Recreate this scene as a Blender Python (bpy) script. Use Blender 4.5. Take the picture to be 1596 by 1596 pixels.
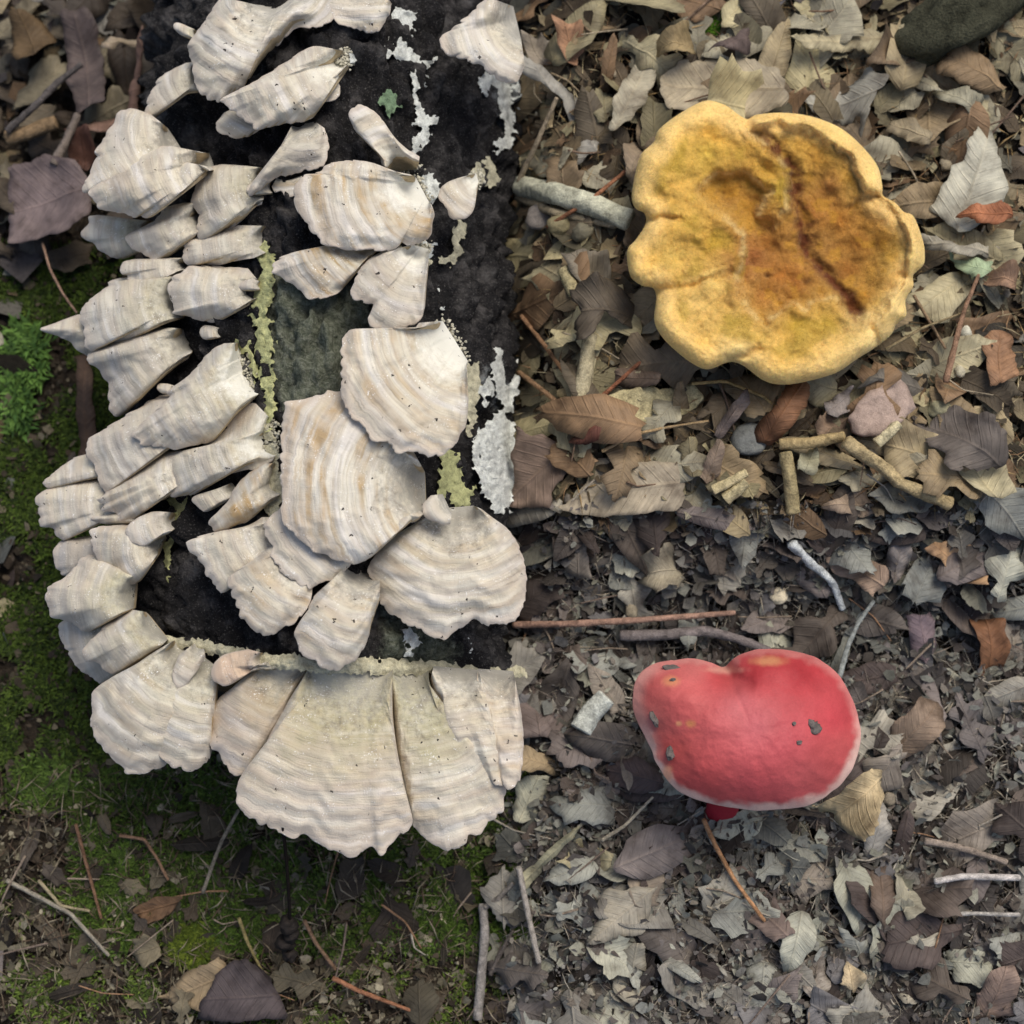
import bpy, bmesh, math, random
import numpy as np
from mathutils import Vector
from mathutils.geometry import delaunay_2d_cdt

for o in list(bpy.data.objects): bpy.data.objects.remove(o)
scene = bpy.context.scene
C = scene.collection

# ------------------------------------------------------------------ camera
PXM = 0.0003                      # metres per photograph pixel at the ground plane (z = 0)
TILT = math.radians(12); DIST = 0.80
W = 1596
CAM = np.array([0.0, -DIST*math.sin(TILT), DIST*math.cos(TILT)])
FWD = -CAM/np.linalg.norm(CAM); RIGHT = np.array([1.0, 0, 0]); UP = np.cross(RIGHT, FWD)
cd = bpy.data.cameras.new('camera'); cam = bpy.data.objects.new('camera', cd); C.objects.link(cam)
cam.location = CAM; cam.rotation_euler = (TILT, 0, 0)
cd.sensor_width = 36; cd.lens = 36*DIST/(W*PXM); cd.clip_start = 0.01; cd.clip_end = 200
cd.dof.use_dof = True; cd.dof.focus_distance = 0.748; cd.dof.aperture_fstop = 8.5
scene.camera = cam

# ------------------------------------------------------------------ sky, sun, exposure
SUN_EL, SUN_AZ = math.radians(62), math.radians(35)      # azimuth: from +Y (top of picture) towards +X
world = bpy.data.worlds.new('World'); scene.world = world; world.use_nodes = True
wn = world.node_tree.nodes; wl = world.node_tree.links
sky = wn.new('ShaderNodeTexSky'); sky.sky_type = 'NISHITA'; sky.sun_disc = False
sky.sun_elevation = SUN_EL; sky.sun_rotation = SUN_AZ
sky.air_density = 1.0; sky.dust_density = 4.0; sky.ozone_density = 0.6
wl.new(sky.outputs[0], wn['Background'].inputs[0]); wn['Background'].inputs[1].default_value = 0.105
sd = bpy.data.lights.new('sun', 'SUN'); sun = bpy.data.objects.new('sun', sd); C.objects.link(sun)
sd.energy = 1.6; sd.angle = math.radians(30); sd.color = (1.0, 0.94, 0.83)
sv = Vector((math.cos(SUN_EL)*math.sin(SUN_AZ), math.cos(SUN_EL)*math.cos(SUN_AZ), math.sin(SUN_EL)))
sun.location = sv*3; sun.rotation_euler = sv.to_track_quat('Z', 'Y').to_euler()
vs = scene.view_settings; vs.view_transform = 'Standard'; vs.look = 'None'; vs.gamma = 1; vs.exposure = 0.33
vs.use_curve_mapping = False

# ------------------------------------------------------------------ helpers
rng = np.random.default_rng(7); random.seed(7)
def ray(px, py, z):
    """photo pixel(s) + height -> world point(s)"""
    px = np.asarray(px, float); py = np.asarray(py, float)
    u = (px - W/2)*PXM/DIST; v = -(py - W/2)*PXM/DIST
    d = FWD + u[..., None]*RIGHT + v[..., None]*UP
    k = (np.asarray(z, float) - CAM[2])/d[..., 2]
    return CAM + d*k[..., None]
def to_px(p):
    q = p - CAM; f = q@FWD
    return W/2 + (q@RIGHT)/f*DIST/PXM, W/2 - (q@UP)/f*DIST/PXM
def lin(c):
    c = np.asarray(c, float)/255.0
    return np.where(c <= 0.04045, c/12.92, ((c+0.055)/1.055)**2.4)
def sstep(a, b, x):
    t = np.clip((x-a)/(b-a), 0, 1); return t*t*(3-2*t)
def _h(ix, iy, seed):
    n = (ix.astype(np.int64)*374761393 + iy.astype(np.int64)*668265263 + seed*1442695041) & 0xffffffff
    n = ((n ^ (n >> 13))*1274126177) & 0xffffffff
    n = ((n ^ (n >> 15))*2246822519) & 0xffffffff
    return ((n ^ (n >> 16)) & 0xffffff)/float(0xffffff)
def vn(x, y, seed=0):
    x = np.asarray(x, float); y = np.asarray(y, float)+0*x
    ix = np.floor(x); iy = np.floor(y); fx = x-ix; fy = y-iy
    fx = fx*fx*fx*(fx*(fx*6-15)+10); fy = fy*fy*fy*(fy*(fy*6-15)+10)
    a = _h(ix, iy, seed); b = _h(ix+1, iy, seed); c = _h(ix, iy+1, seed); d = _h(ix+1, iy+1, seed)
    return (a*(1-fx)+b*fx)*(1-fy) + (c*(1-fx)+d*fx)*fy
def fbm(x, y, seed=0, oct=4):
    s = 0; a = 0.5; t = 0
    for i in range(oct):
        s = s + a*vn(np.asarray(x)*2**i+17.3*i, np.asarray(y)*2**i-9.1*i, seed+i); t += a; a *= 0.5
    return s/t
def smooth_poly(pts, n, closed=True):
    """Catmull-Rom through pts, resampled evenly to n points"""
    P = np.array(pts, float); m = len(P); out = []
    segs = m if closed else m-1
    for i in range(segs):
        if closed: p0, p1, p2, p3 = P[i-1], P[i], P[(i+1) % m], P[(i+2) % m]
        else: p0, p1, p2, p3 = P[max(i-1, 0)], P[i], P[i+1], P[min(i+2, m-1)]
        for t in np.linspace(0, 1, 12, endpoint=False):
            out.append(0.5*((2*p1)+(-p0+p2)*t+(2*p0-5*p1+4*p2-p3)*t*t+(-p0+3*p1-3*p2+p3)*t**3))
    out.append(P[0] if closed else P[-1])
    out = np.array(out); L = np.r_[0, np.cumsum(np.linalg.norm(np.diff(out, axis=0), axis=1))]
    q = np.linspace(0, L[-1], n, endpoint=not closed)
    return np.c_[np.interp(q, L, out[:, 0]), np.interp(q, L, out[:, 1])]
def inside(poly, x, y):
    poly = np.array(poly, float); r = np.zeros(np.shape(x), bool); j = len(poly)-1
    for i in range(len(poly)):
        xi, yi = poly[i]; xj, yj = poly[j]
        c = ((yi > y) != (yj > y)) & (x < (xj-xi)*(y-yi)/(yj-yi+1e-12)+xi); r ^= c; j = i
    return r
def dist_line(pts, x, y, closed=False):
    P = np.array(pts, float); d = np.full(np.shape(x), 1e9)
    rngi = range(len(P)) if closed else range(len(P)-1)
    for i in rngi:
        a = P[i]; b = P[(i+1) % len(P)]; ab = b-a
        t = np.clip(((x-a[0])*ab[0]+(y-a[1])*ab[1])/(ab@ab+1e-12), 0, 1)
        d = np.minimum(d, np.hypot(x-a[0]-t*ab[0], y-a[1]-t*ab[1]))
    return d
def sdist(poly, x, y):
    return np.where(inside(poly, x, y), 1, -1)*dist_line(poly, x, y, True)

def mesh_obj(name, V, F, mat, parent=None, loc=None, cols=None, attrs=None, uv=None, smooth=True):
    me = bpy.data.meshes.new(name)
    V = np.asarray(V, float)
    if loc is not None: V = V - np.asarray(loc)
    if isinstance(F, np.ndarray):
        nv = len(V); k = F.shape[1]; nf = len(F)
        me.vertices.add(nv); me.vertices.foreach_set('co', V.ravel())
        me.loops.add(nf*k); me.loops.foreach_set('vertex_index', F.ravel().astype(np.int32))
        me.polygons.add(nf); me.polygons.foreach_set('loop_start', np.arange(0, nf*k, k, dtype=np.int32))
        me.update(calc_edges=True)
    else:
        me.from_pydata([tuple(v) for v in V], [], F)
    if smooth: me.polygons.foreach_set('use_smooth', np.ones(len(me.polygons), bool))
    if cols is not None:
        a = me.color_attributes.new('Col', 'FLOAT_COLOR', 'POINT'); cols = np.asarray(cols, float)
        if cols.ndim == 1: cols = np.tile(cols, (len(V), 1))
        a.data.foreach_set('color', np.c_[cols[:, :3], np.ones(len(V))].astype(np.float32).ravel())
    for k, val in (attrs or {}).items():
        a = me.attributes.new(k, 'FLOAT', 'POINT')
        a.data.foreach_set('value', np.broadcast_to(np.asarray(val, np.float32), (len(V),)).copy())
    if uv is not None:
        ul = me.uv_layers.new(name='UVMap'); li = np.zeros(len(me.loops), np.int32)
        me.loops.foreach_get('vertex_index', li); ul.data.foreach_set('uv', np.asarray(uv, np.float32)[li].ravel())
    me.materials.append(mat); me.validate(); me.update()
    o = bpy.data.objects.new(name, me); C.objects.link(o)
    if loc is not None and parent is None: o.location = loc
    if parent is not None: o.parent = parent
    return o
def tag(o, label=None, cat=None, group=None, kind=None):
    if label: o['label'] = label
    if cat: o['category'] = cat
    if group: o['group'] = group
    if kind: o['kind'] = kind
    return o
def empty(name, loc):
    o = bpy.data.objects.new(name, None); o.empty_display_size = 0.01; C.objects.link(o); o.location = loc; return o
def grid_faces(n, m, wrap=False):
    """n rows x m columns of vertices -> quads"""
    i = np.arange(n-1)[:, None]; j = np.arange(m if wrap else m-1)[None, :]
    a = i*m+j; b = i*m+(j+1) % m
    return np.stack([a, b, b+m, a+m], -1).reshape(-1, 4)

# ------------------------------------------------------------------ materials
class NT:
    def __init__(s, name):
        s.m = bpy.data.materials.new(name); s.m.use_nodes = True; s.t = s.m.node_tree; s.b = s.t.nodes['Principled BSDF']
    def n(s, typ, **kw):
        x = s.t.nodes.new('ShaderNode'+typ)
        for k, v in kw.items():
            if k.startswith('i_'): x.inputs[k[2:].replace('_', ' ')].default_value = v
            else: setattr(x, k, v)
        return x
    def l(s, a, b): s.t.links.new(a, b)
    def attr(s, name): return s.n('Attribute', attribute_name=name)
    def noise(s, scale, detail=4, rough=0.6, vec=None, dist=0):
        x = s.n('TexNoise'); x.inputs['Scale'].default_value = scale; x.inputs['Detail'].default_value = detail
        x.inputs['Roughness'].default_value = rough; x.inputs['Distortion'].default_value = dist
        if vec is not None: s.l(vec, x.inputs['Vector'])
        return x
    def ramp(s, fac, stops, interp='LINEAR'):
        r = s.n('ValToRGB'); e = r.color_ramp.elements; r.color_ramp.interpolation = interp
        while len(e) < len(stops): e.new(0.5)
        for k, (p, c) in enumerate(stops):
            e[k].position = p; e[k].color = (*c, 1) if len(c) == 3 else c
        s.l(fac, r.inputs[0]); return r
    def mix(s, fac, a, b, mode='MIX'):
        x = s.n('Mix', data_type='RGBA', blend_type=mode)
        for v, i in ((fac, 0), (a, 6), (b, 7)):
            if hasattr(v, 'is_linked'): s.l(v, x.inputs[i])
            else: x.inputs[i].default_value = v if i == 0 else (*v, 1)
        return x.outputs[2]
    def math(s, op, a, b=0.0, clamp=False):
        x = s.n('Math', operation=op); x.use_clamp = clamp
        for v, i in ((a, 0), (b, 1)):
            if hasattr(v, 'is_linked'): s.l(v, x.inputs[i])
            else: x.inputs[i].default_value = v
        return x.outputs[0]
    def bump(s, h, strength, dist):
        x = s.n('Bump'); x.inputs['Strength'].default_value = strength; x.inputs['Distance'].default_value = dist
        s.l(h, x.inputs['Height']); s.l(x.outputs[0], s.b.inputs['Normal']); return x
    def fin(s, col=None, rough=0.85, spec=0.25):
        if col is not None:
            if hasattr(col, 'is_linked'): s.l(col, s.b.inputs['Base Color'])
            else: s.b.inputs['Base Color'].default_value = (*col, 1)
        s.b.inputs['Roughness'].default_value = rough; s.b.inputs['Specular IOR Level'].default_value = spec
        return s.m
def G(v): return (v, v, v)

def leafcol(c):
    l = lin(c); g = l.mean(); return (l*0.72+g*0.28)*np.array([1.03, 1.0, 0.86])
def mat_leaf():
    t = NT('dead_leaf'); co = t.n('TexCoord'); ca = t.attr('Col'); obi = t.n('ObjectInfo')
    va = t.n('VectorMath', operation='ADD'); t.l(co.outputs['Object'], va.inputs[0]); t.l(obi.outputs['Random'], va.inputs[1])
    n3 = t.noise(70, 4, 0.6, va.outputs[0]); n2 = t.noise(1500, 2, 0.6, va.outputs[0])
    sx = t.n('SeparateXYZ'); t.l(co.outputs['UV'], sx.inputs[0]); av = t.math('ABSOLUTE', sx.outputs[1])
    slant = t.math('SUBTRACT', sx.outputs[0], t.math('MULTIPLY', av, 0.75))
    cx = t.n('CombineXYZ'); t.l(t.math('MULTIPLY', slant, 46.0), cx.inputs[0]); t.l(t.math('MULTIPLY', sx.outputs[1], 9.0), cx.inputs[1]); t.l(t.math('MULTIPLY', obi.outputs['Random'], 50.0), cx.inputs[2])
    fib = t.noise(1.0, 3, 0.55, cx.outputs[0]).outputs[0]                 # fibres running with the side veins
    ph = t.math('MULTIPLY', slant, 9.0)
    fr = t.math('ABSOLUTE', t.math('SUBTRACT', t.math('FRACT', ph), 0.5))
    side = t.ramp(fr, [(0.0, G(1)), (0.09, G(0))]).outputs[0]
    mid = t.ramp(av, [(0.0, G(1)), (0.022, G(0))]).outputs[0]
    vein = t.math('MAXIMUM', mid, t.math('MULTIPLY', side, 0.55))
    d = t.mix(1.0, ca.outputs[0], t.ramp(n3.outputs[0], [(0.28, (0.40, 0.37, 0.35)), (0.47, (0.86, 0.85, 0.83)), (0.72, (1.28, 1.26, 1.2))]).outputs[0], 'MULTIPLY')
    d = t.mix(1.0, d, t.ramp(fib, [(0.3, G(0.82)), (0.5, G(1)), (0.72, G(1.16))]).outputs[0], 'MULTIPLY')
    d = t.mix(t.math('MULTIPLY', vein, 0.20), d, t.mix(1.0, d, (1.7, 1.6, 1.45), 'MULTIPLY'))
    d = t.mix(t.ramp(n2.outputs[0], [(0.62, G(0)), (0.74, G(0.5))]).outputs[0], d, (0.035, 0.027, 0.022))
    h = t.math('ADD', t.math('MULTIPLY', fib, 0.5), t.math('ADD', t.math('MULTIPLY', vein, 0.7), t.math('MULTIPLY', n2.outputs[0], 0.12)))
    t.bump(h, 0.7, 0.0009)
    return t.fin(d, 0.66, 0.3)
def mat_attr(name, amp=0.5, s1=300, s2=1500, rough=0.9, bump=0.001, spec=0.15):
    t = NT(name); co = t.n('TexCoord'); ca = t.attr('Col')
    n1 = t.noise(s1, 5, 0.65, co.outputs['Object']); n2 = t.noise(s2, 3, 0.6, co.outputs['Object'])
    r = t.ramp(n1.outputs[0], [(0.28, G(1-amp)), (0.5, G(1)), (0.75, G(1+amp*0.6))])
    d = t.mix(1.0, ca.outputs[0], r.outputs[0], 'MULTIPLY')
    r2 = t.ramp(n2.outputs[0], [(0.3, G(1-amp*0.6)), (0.7, G(1+amp*0.3))])
    d = t.mix(1.0, d, r2.outputs[0], 'MULTIPLY')
    t.bump(t.math('ADD', n1.outputs[0], t.math('MULTIPLY', n2.outputs[0], 0.4)), 0.8, bump)
    return t.fin(d, rough, spec)
def mat_bracket():
    t = NT('bracket_cap'); co = t.n('TexCoord'); uv = co.outputs['UV']; ob = co.outputs['Object']
    obi = t.n('ObjectInfo'); rnd = t.attr('seed').outputs['Fac']
    sx = t.n('SeparateXYZ'); t.l(uv, sx.inputs[0]); s_, v_ = sx.outputs[0], sx.outputs[1]
    warp = t.noise(38, 3, 0.5, ob)
    vv = t.math('ADD', v_, t.math('MULTIPLY', t.math('SUBTRACT', warp.outputs[0], 0.5), 0.55))
    def band(freq, off):
        cx = t.n('CombineXYZ'); t.l(t.math('MULTIPLY', vv, freq), cx.inputs[0])
        t.l(t.math('ADD', t.math('MULTIPLY', rnd, 37.0), off), cx.inputs[1])
        t.l(t.math('MULTIPLY', s_, 0.12), cx.inputs[2])
        return t.noise(1.0, 2, 0.5, cx.outputs[0]).outputs[0]
    b1 = band(1.0, 0); b2 = band(2.3, 5.3); b3 = band(7.0, 9.7)
    col = t.ramp(b1, [(0.28, (0.46, 0.41, 0.34)), (0.42, (0.66, 0.61, 0.49)), (0.52, (0.55, 0.50, 0.425)), (0.62, (0.71, 0.67, 0.56)), (0.78, (0.51, 0.455, 0.38))]).outputs[0]
    tanb = t.ramp(b2, [(0.46, G(0)), (0.60, G(1))]).outputs[0]
    ta = t.attr('tan').outputs['Fac']
    patch = t.ramp(t.noise(60, 3, 0.6, ob).outputs[0], [(0.4, G(0.25)), (0.62, G(1))]).outputs[0]
    col = t.mix(t.math('MULTIPLY', t.math('MULTIPLY', tanb, ta), patch, True), col, (0.46, 0.32, 0.16))
    whb = t.ramp(b2, [(0.30, G(1)), (0.44, G(0))]).outputs[0]
    col = t.mix(t.math('MULTIPLY', whb, 0.6), col, (0.78, 0.75, 0.70))
    fine = t.ramp(b3, [(0.35, G(0.93)), (0.5, G(1.0)), (0.68, G(1.04))]).outputs[0]
    col = t.mix(1.0, col, fine, 'MULTIPLY')
    ln1 = t.ramp(band(3.4, 21.7), [(0.455, G(0)), (0.485, G(1)), (0.515, G(0))]).outputs[0]
    col = t.mix(t.math('MULTIPLY', ln1, 0.24), col, (0.30, 0.23, 0.16))
    # radial fibres
    cx = t.n('CombineXYZ'); t.l(t.math('MULTIPLY', s_, 14.0), cx.inputs[0]); t.l(t.math('MULTIPLY', v_, 1.6), cx.inputs[1])
    fib = t.noise(1.0, 3, 0.6, cx.outputs[0]).outputs[0]
    col = t.mix(1.0, col, t.ramp(fib, [(0.3, G(0.96)), (0.7, G(1.03))]).outputs[0], 'MULTIPLY')
    # algae green near the attachment, grey, peach
    gr = t.attr('green').outputs['Fac']
    tt = t.attr('tpos').outputs['Fac']
    gm = t.math('MULTIPLY', t.ramp(t.math('ADD', tt, t.math('MULTIPLY', t.noise(120, 4, 0.6, ob).outputs[0], 0.5)), [(0.35, G(1)), (0.95, G(0))]).outputs[0], gr, True)
    col = t.mix(gm, col, (0.33, 0.31, 0.13))
    col = t.mix(t.attr('grey').outputs['Fac'], col, (0.33, 0.30, 0.28))
    col = t.mix(t.attr('peach').outputs['Fac'], col, (0.66, 0.40, 0.24))
    dn = t.math('ADD', t.math('MULTIPLY', tt, 0.75), t.math('MULTIPLY', t.noise(210, 5, 0.75, ob).outputs[0], 0.8))
    dmk = t.math('MULTIPLY', t.attr('dirt').outputs['Fac'], t.ramp(dn, [(0.46, G(1)), (0.68, G(0))]).outputs[0], True)
    col = t.mix(dmk, col, (0.085, 0.070, 0.058))
    # pinkish grey margin
    mm = t.ramp(tt, [(0.90, G(0)), (0.985, G(0.65))]).outputs[0]
    col = t.mix(mm, col, (0.55, 0.47, 0.39))
    wb = t.math('MULTIPLY', t.attr('wb').outputs['Fac'], t.ramp(t.math('ADD', tt, t.math('MULTIPLY', t.noise(260, 4, 0.7, ob).outputs[0], 0.45)), [(0.38, G(1)), (0.62, G(0))]).outputs[0])
    col = t.mix(wb, col, (0.80, 0.79, 0.70))
    # white granules and dark specks of dirt
    w = t.noise(1300, 2, 0.5, ob).outputs[0]; wm = t.noise(140, 3, 0.6, ob).outputs[0]
    wmask = t.math('MULTIPLY', t.ramp(w, [(0.60, G(0)), (0.68, G(1))]).outputs[0], t.ramp(wm, [(0.52, G(0)), (0.62, G(0.9))]).outputs[0])
    col = t.mix(wmask, col, (0.85, 0.84, 0.80))
    vo = t.n('TexVoronoi'); vo.inputs['Scale'].default_value = 260; vo.inputs['Randomness'].default_value = 1
    wob = t.n('VectorMath', operation='ADD'); sc = t.n('VectorMath', operation='SCALE'); sc.inputs[3].default_value = 0.004
    nz = t.noise(500, 2, 0.5, ob); t.l(nz.outputs[1], sc.inputs[0]); t.l(ob, wob.inputs[0]); t.l(sc.outputs[0], wob.inputs[1])
    t.l(wob.outputs[0], vo.inputs['Vector'])
    csel = t.n('SeparateColor'); t.l(vo.outputs['Color'], csel.inputs[0])
    dm = t.math('MULTIPLY', t.math('LESS_THAN', vo.outputs['Distance'], 0.15), t.math('GREATER_THAN', csel.outputs[0], 0.80))
    dm = t.math('MULTIPLY', dm, t.ramp(t.noise(70, 2, 0.5, ob).outputs[0], [(0.42, G(0)), (0.5, G(1))]).outputs[0])
    col = t.mix(dm, col, (0.03, 0.024, 0.02))
    h = t.math('ADD', t.math('MULTIPLY', b3, 0.35), t.math('ADD', t.math('MULTIPLY', fib, 0.2), t.math('MULTIPLY', w, 0.4)))
    h = t.math('ADD', h, t.math('MULTIPLY', b2, 0.8))
    h = t.math('SUBTRACT', h, t.math('MULTIPLY', ln1, 0.15))
    t.bump(h, 0.7, 0.0008)
    t.b.inputs['Sheen Weight'].default_value = 0.15; t.b.inputs['Sheen Roughness'].default_value = 0.6
    t.b.inputs['Subsurface Weight'].default_value = 0.0
    return t.fin(col, 0.9, 0.15)
def mat_bark():
    t = NT('log_bark'); co = t.n('TexCoord'); ob = co.outputs['Object']
    n1 = t.noise(70, 6, 0.7, ob); n2 = t.noise(420, 5, 0.7, ob); n3 = t.noise(28, 3, 0.5, ob)
    col = t.ramp(n1.outputs[0], [(0.3, (0.008, 0.008, 0.009)), (0.50, (0.020, 0.019, 0.020)), (0.61, (0.075, 0.071, 0.07)), (0.77, (0.18, 0.175, 0.17))]).outputs[0]
    li = t.attr('lichen').outputs['Fac']; bl = t.attr('bluewhite').outputs['Fac']
    lm = t.ramp(t.math('ADD', t.math('MULTIPLY', li, 0.9), t.math('MULTIPLY', n2.outputs[0], 0.7)), [(0.55, G(0)), (0.95, G(0.9))]).outputs[0]
    lcol = t.ramp(n2.outputs[0], [(0.3, (0.05, 0.06, 0.04)), (0.5, (0.16, 0.18, 0.13)), (0.68, (0.32, 0.34, 0.27))]).outputs[0]
    col = t.mix(lm, col, lcol)
    bm = t.ramp(t.math('ADD', t.math('MULTIPLY', bl, 0.30), t.math('MULTIPLY', n1.outputs[0], 0.75)), [(0.66, G(0)), (0.84, G(1))]).outputs[0]
    bc = t.ramp(n2.outputs[0], [(0.3, (0.16, 0.19, 0.19)), (0.6, (0.46, 0.50, 0.50)), (0.75, (0.66, 0.68, 0.66))]).outputs[0]
    col = t.mix(bm, col, bc)
    fl = t.ramp(t.noise(1100, 3, 0.6, ob).outputs[0], [(0.58, G(0)), (0.70, G(0.6))]).outputs[0]
    col = t.mix(fl, col, (0.20, 0.19, 0.18))
    h = t.math('ADD', n1.outputs[0], t.math('MULTIPLY', n2.outputs[0], 0.9))
    t.bump(h, 1.0, 0.004)
    return t.fin(col, 0.8, 0.2)
def mat_soil():
    t = NT('forest_soil'); co = t.n('TexCoord'); ob = co.outputs['Object']
    n1 = t.noise(60, 6, 0.7, ob); n2 = t.noise(500, 4, 0.7, ob)
    col = t.ramp(n1.outputs[0], [(0.3, (0.022, 0.017, 0.013)), (0.55, (0.06, 0.048, 0.036)), (0.75, (0.13, 0.11, 0.085))]).outputs[0]
    col = t.mix(1.0, col, t.ramp(n2.outputs[0], [(0.3, G(0.5)), (0.7, G(1.4))]).outputs[0], 'MULTIPLY')
    t.bump(t.math('ADD', n1.outputs[0], n2.outputs[0]), 1.0, 0.004)
    return t.fin(col, 0.95, 0.1)
M = {}
M['leaf'] = mat_leaf(); M['bracket'] = mat_bracket(); M['bark'] = mat_bark(); M['soil'] = mat_soil()
M['crust'] = mat_attr('fungal_crust', 0.45, 350, 1600, 0.95, 0.0018, 0.1)
M['twig'] = mat_attr('twig_bark', 0.6, 260, 1400, 0.85, 0.0014)
M['stone'] = mat_attr('stone', 0.4, 220, 1500, 0.75, 0.001, 0.3)
M['flake'] = mat_attr('leaf_flake', 0.4, 350, 1800, 0.85, 0.0006)
M['moss'] = mat_attr('moss_blade', 0.3, 300, 1500, 0.7, 0.0002, 0.25)
M['pore'] = mat_attr('pore_surface', 0.25, 400, 2500, 0.9, 0.0008, 0.1)
M['wood'] = mat_attr('rotten_wood', 0.6, 150, 900, 0.95, 0.003, 0.1)

# ------------------------------------------------------------------ ground
LOG_C = ray(520, 700, 0.03)[0]                 # x of the log's axis
LOG_ZC, LOG_RZ, LOG_RL, LOG_RR = -0.015, 0.082, 0.102, 0.080
LOG_E = 1.3
LOG_Y0 = float(ray(520, 1030, 0.062)[1])
def ground_z(x, y):
    x = np.asarray(x, float); y = np.asarray(y, float)
    k = sstep(LOG_C+0.055, LOG_C+0.115, x)      # the left, lower level -> the right, higher level
    z = -0.066 + 0.074*k
    z = z - 0.048*k*sstep(0.020, -0.055, y)
    z = z + 0.020*sstep(0.2, 1.6, np.hypot(x, y))*(fbm(x*1.3, y*1.3, 5, 3)-0.3)*3
    z = z + 0.010*(fbm(x*16, y*16, 11, 4)-0.5) + 0.006*(fbm(x*70, y*70, 31, 3)-0.5)
    return z
def at_ground(px, py, lift=0.0):
    px = np.asarray(px, float); py = np.asarray(py, float); z = np.zeros_like(px)
    for _ in range(8):
        p = ray(px, py, z); z = 0.5*z + 0.5*(ground_z(p[..., 0], p[..., 1])+lift)
    return ray(px, py, z)
def build_ground():
    c = np.concatenate([-np.geomspace(30, 0.6, 26), np.linspace(-0.56, 0.56, 300), np.geomspace(0.6, 30, 26)])
    X, Y = np.meshgrid(c, c); Z = ground_z(X, Y) - 0.002
    o = mesh_obj('ground', np.c_[X.ravel(), Y.ravel(), Z.ravel()], grid_faces(len(c), len(c)), M['soil'])
    tag(o, 'dark brown forest soil under the leaf litter', 'ground', kind='structure')
build_ground()

# ------------------------------------------------------------------ the log
def log_z(x, y):
    dx = np.asarray(x, float)-LOG_C; r = np.where(dx < 0, LOG_RL, LOG_RR)
    return LOG_ZC + LOG_RZ*np.clip(1-np.abs(dx/r)**LOG_E, 0.0, 1)**(1/LOG_E)
def at_log(px, py, lift=0.0):
    px = np.asarray(px, float); py = np.asarray(py, float); z = np.full(px.shape, 0.05)
    for _ in range(14):
        p = ray(px, py, z); z = 0.6*z + 0.4*(log_z(p[..., 0], p[..., 1])+lift)
    return ray(px, py, z)
LICHEN = [(425, 420), (470, 440), (560, 450), (580, 500), (545, 520), (530, 610), (440, 640), (425, 560)]
LICHEN2 = [(590, 940), (680, 980), (720, 1010), (700, 1050), (600, 1040)]
BLUE = [(735, 560), (770, 540), (830, 560), (830, 830), (770, 800), (725, 720), (745, 640)]
BLUE2 = [(740, 100), (830, 90), (830, 260), (770, 245), (760, 180)]
def build_log():
    na, ny = 380, 420
    aa = np.linspace(0, 2*np.pi, 6000); ex = 2/LOG_E
    cx_ = np.where(np.cos(aa) < 0, LOG_RL, LOG_RR)*np.sign(np.cos(aa))*np.abs(np.cos(aa))**ex; cz_ = LOG_RZ*np.sign(np.sin(aa))*np.abs(np.sin(aa))**ex
    al = np.r_[0, np.cumsum(np.hypot(np.diff(cx_), np.diff(cz_)))]; q = np.linspace(0, al[-1], na, endpoint=False)
    cx1 = np.interp(q, al, cx_); cz1 = np.interp(q, al, cz_)
    ys = LOG_Y0 + np.linspace(0, 1, ny)**1.25*0.62
    Yg = np.repeat(ys[:, None], na, 1); Q = np.repeat(q[None], ny, 0)
    dsp = 0.016*(fbm(Q*20, Yg*24, 3, 3)-0.5) + 0.009*(np.abs(fbm(Q*95, Yg*60, 9, 4)-0.5)*4-0.6) + 0.0045*(fbm(Q*330, Yg*260, 15, 3)-0.5)
    rr = 1+dsp/0.085
    rim = 1-0.05*np.exp(-((Yg-LOG_Y0)/0.004)**2)
    V = np.stack([LOG_C+cx1[None]*rr*rim, Yg, LOG_ZC+cz1[None]*rr*rim], -1).reshape(-1, 3)
    px, py = to_px(V)
    up = V[:, 2] > LOG_ZC
    wob = 18*(fbm(px/30, py/30, 40, 3)-0.5)
    def m(poly, s=22): return sstep(-s, s, sdist(poly, px+wob, py+wob))
    li = np.maximum(m(LICHEN), 0.7*m(LICHEN2))*up
    bl = np.maximum(m(BLUE, 30), m(BLUE2, 26))*up
    root = empty('fallen_log', (LOG_C, LOG_Y0, LOG_ZC-LOG_RZ)); 
    tag(root, 'dark rotting log with blackish bark, crowded with pale bracket fungi', 'log')
    L = np.array(root.location)
    mesh_obj('bark', V, grid_faces(ny, na, True), M['bark'], root, L, attrs={'lichen': li, 'bluewhite': bl})
    for nm, row, sgn in (('cut_end', 0, -1), ('far_end', ny-1, 1)):
        ring = V.reshape(ny, na, 3)[row]; c = np.array([LOG_C, ring[0, 1], LOG_ZC])
        fr = np.linspace(1, 0.02, 24)
        G3 = c + (ring-c)[None]*fr[:, None, None]
        G3[..., 1] += 0.003*(fbm(G3[..., 0]*90, G3[..., 2]*90, 21, 4)-0.5)*sgn + sgn*0.0003
        VV = np.concatenate([G3.reshape(-1, 3), c[None]])
        F = [tuple(f) for f in grid_faces(24, na, True)] + [(23*na+j, 23*na+(j+1) % na, 24*na) for j in range(na)]
        base = lin((92, 74, 52)); rad = np.repeat(fr, na); rad = np.r_[rad, 0]
        k = 0.65+0.5*vn(rad*40, rad*0, 8)
        mesh_obj(nm, VV, F, M['wood'], root, L, cols=base[None]*k[:, None])
    return root
LOGR = build_log()

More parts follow.
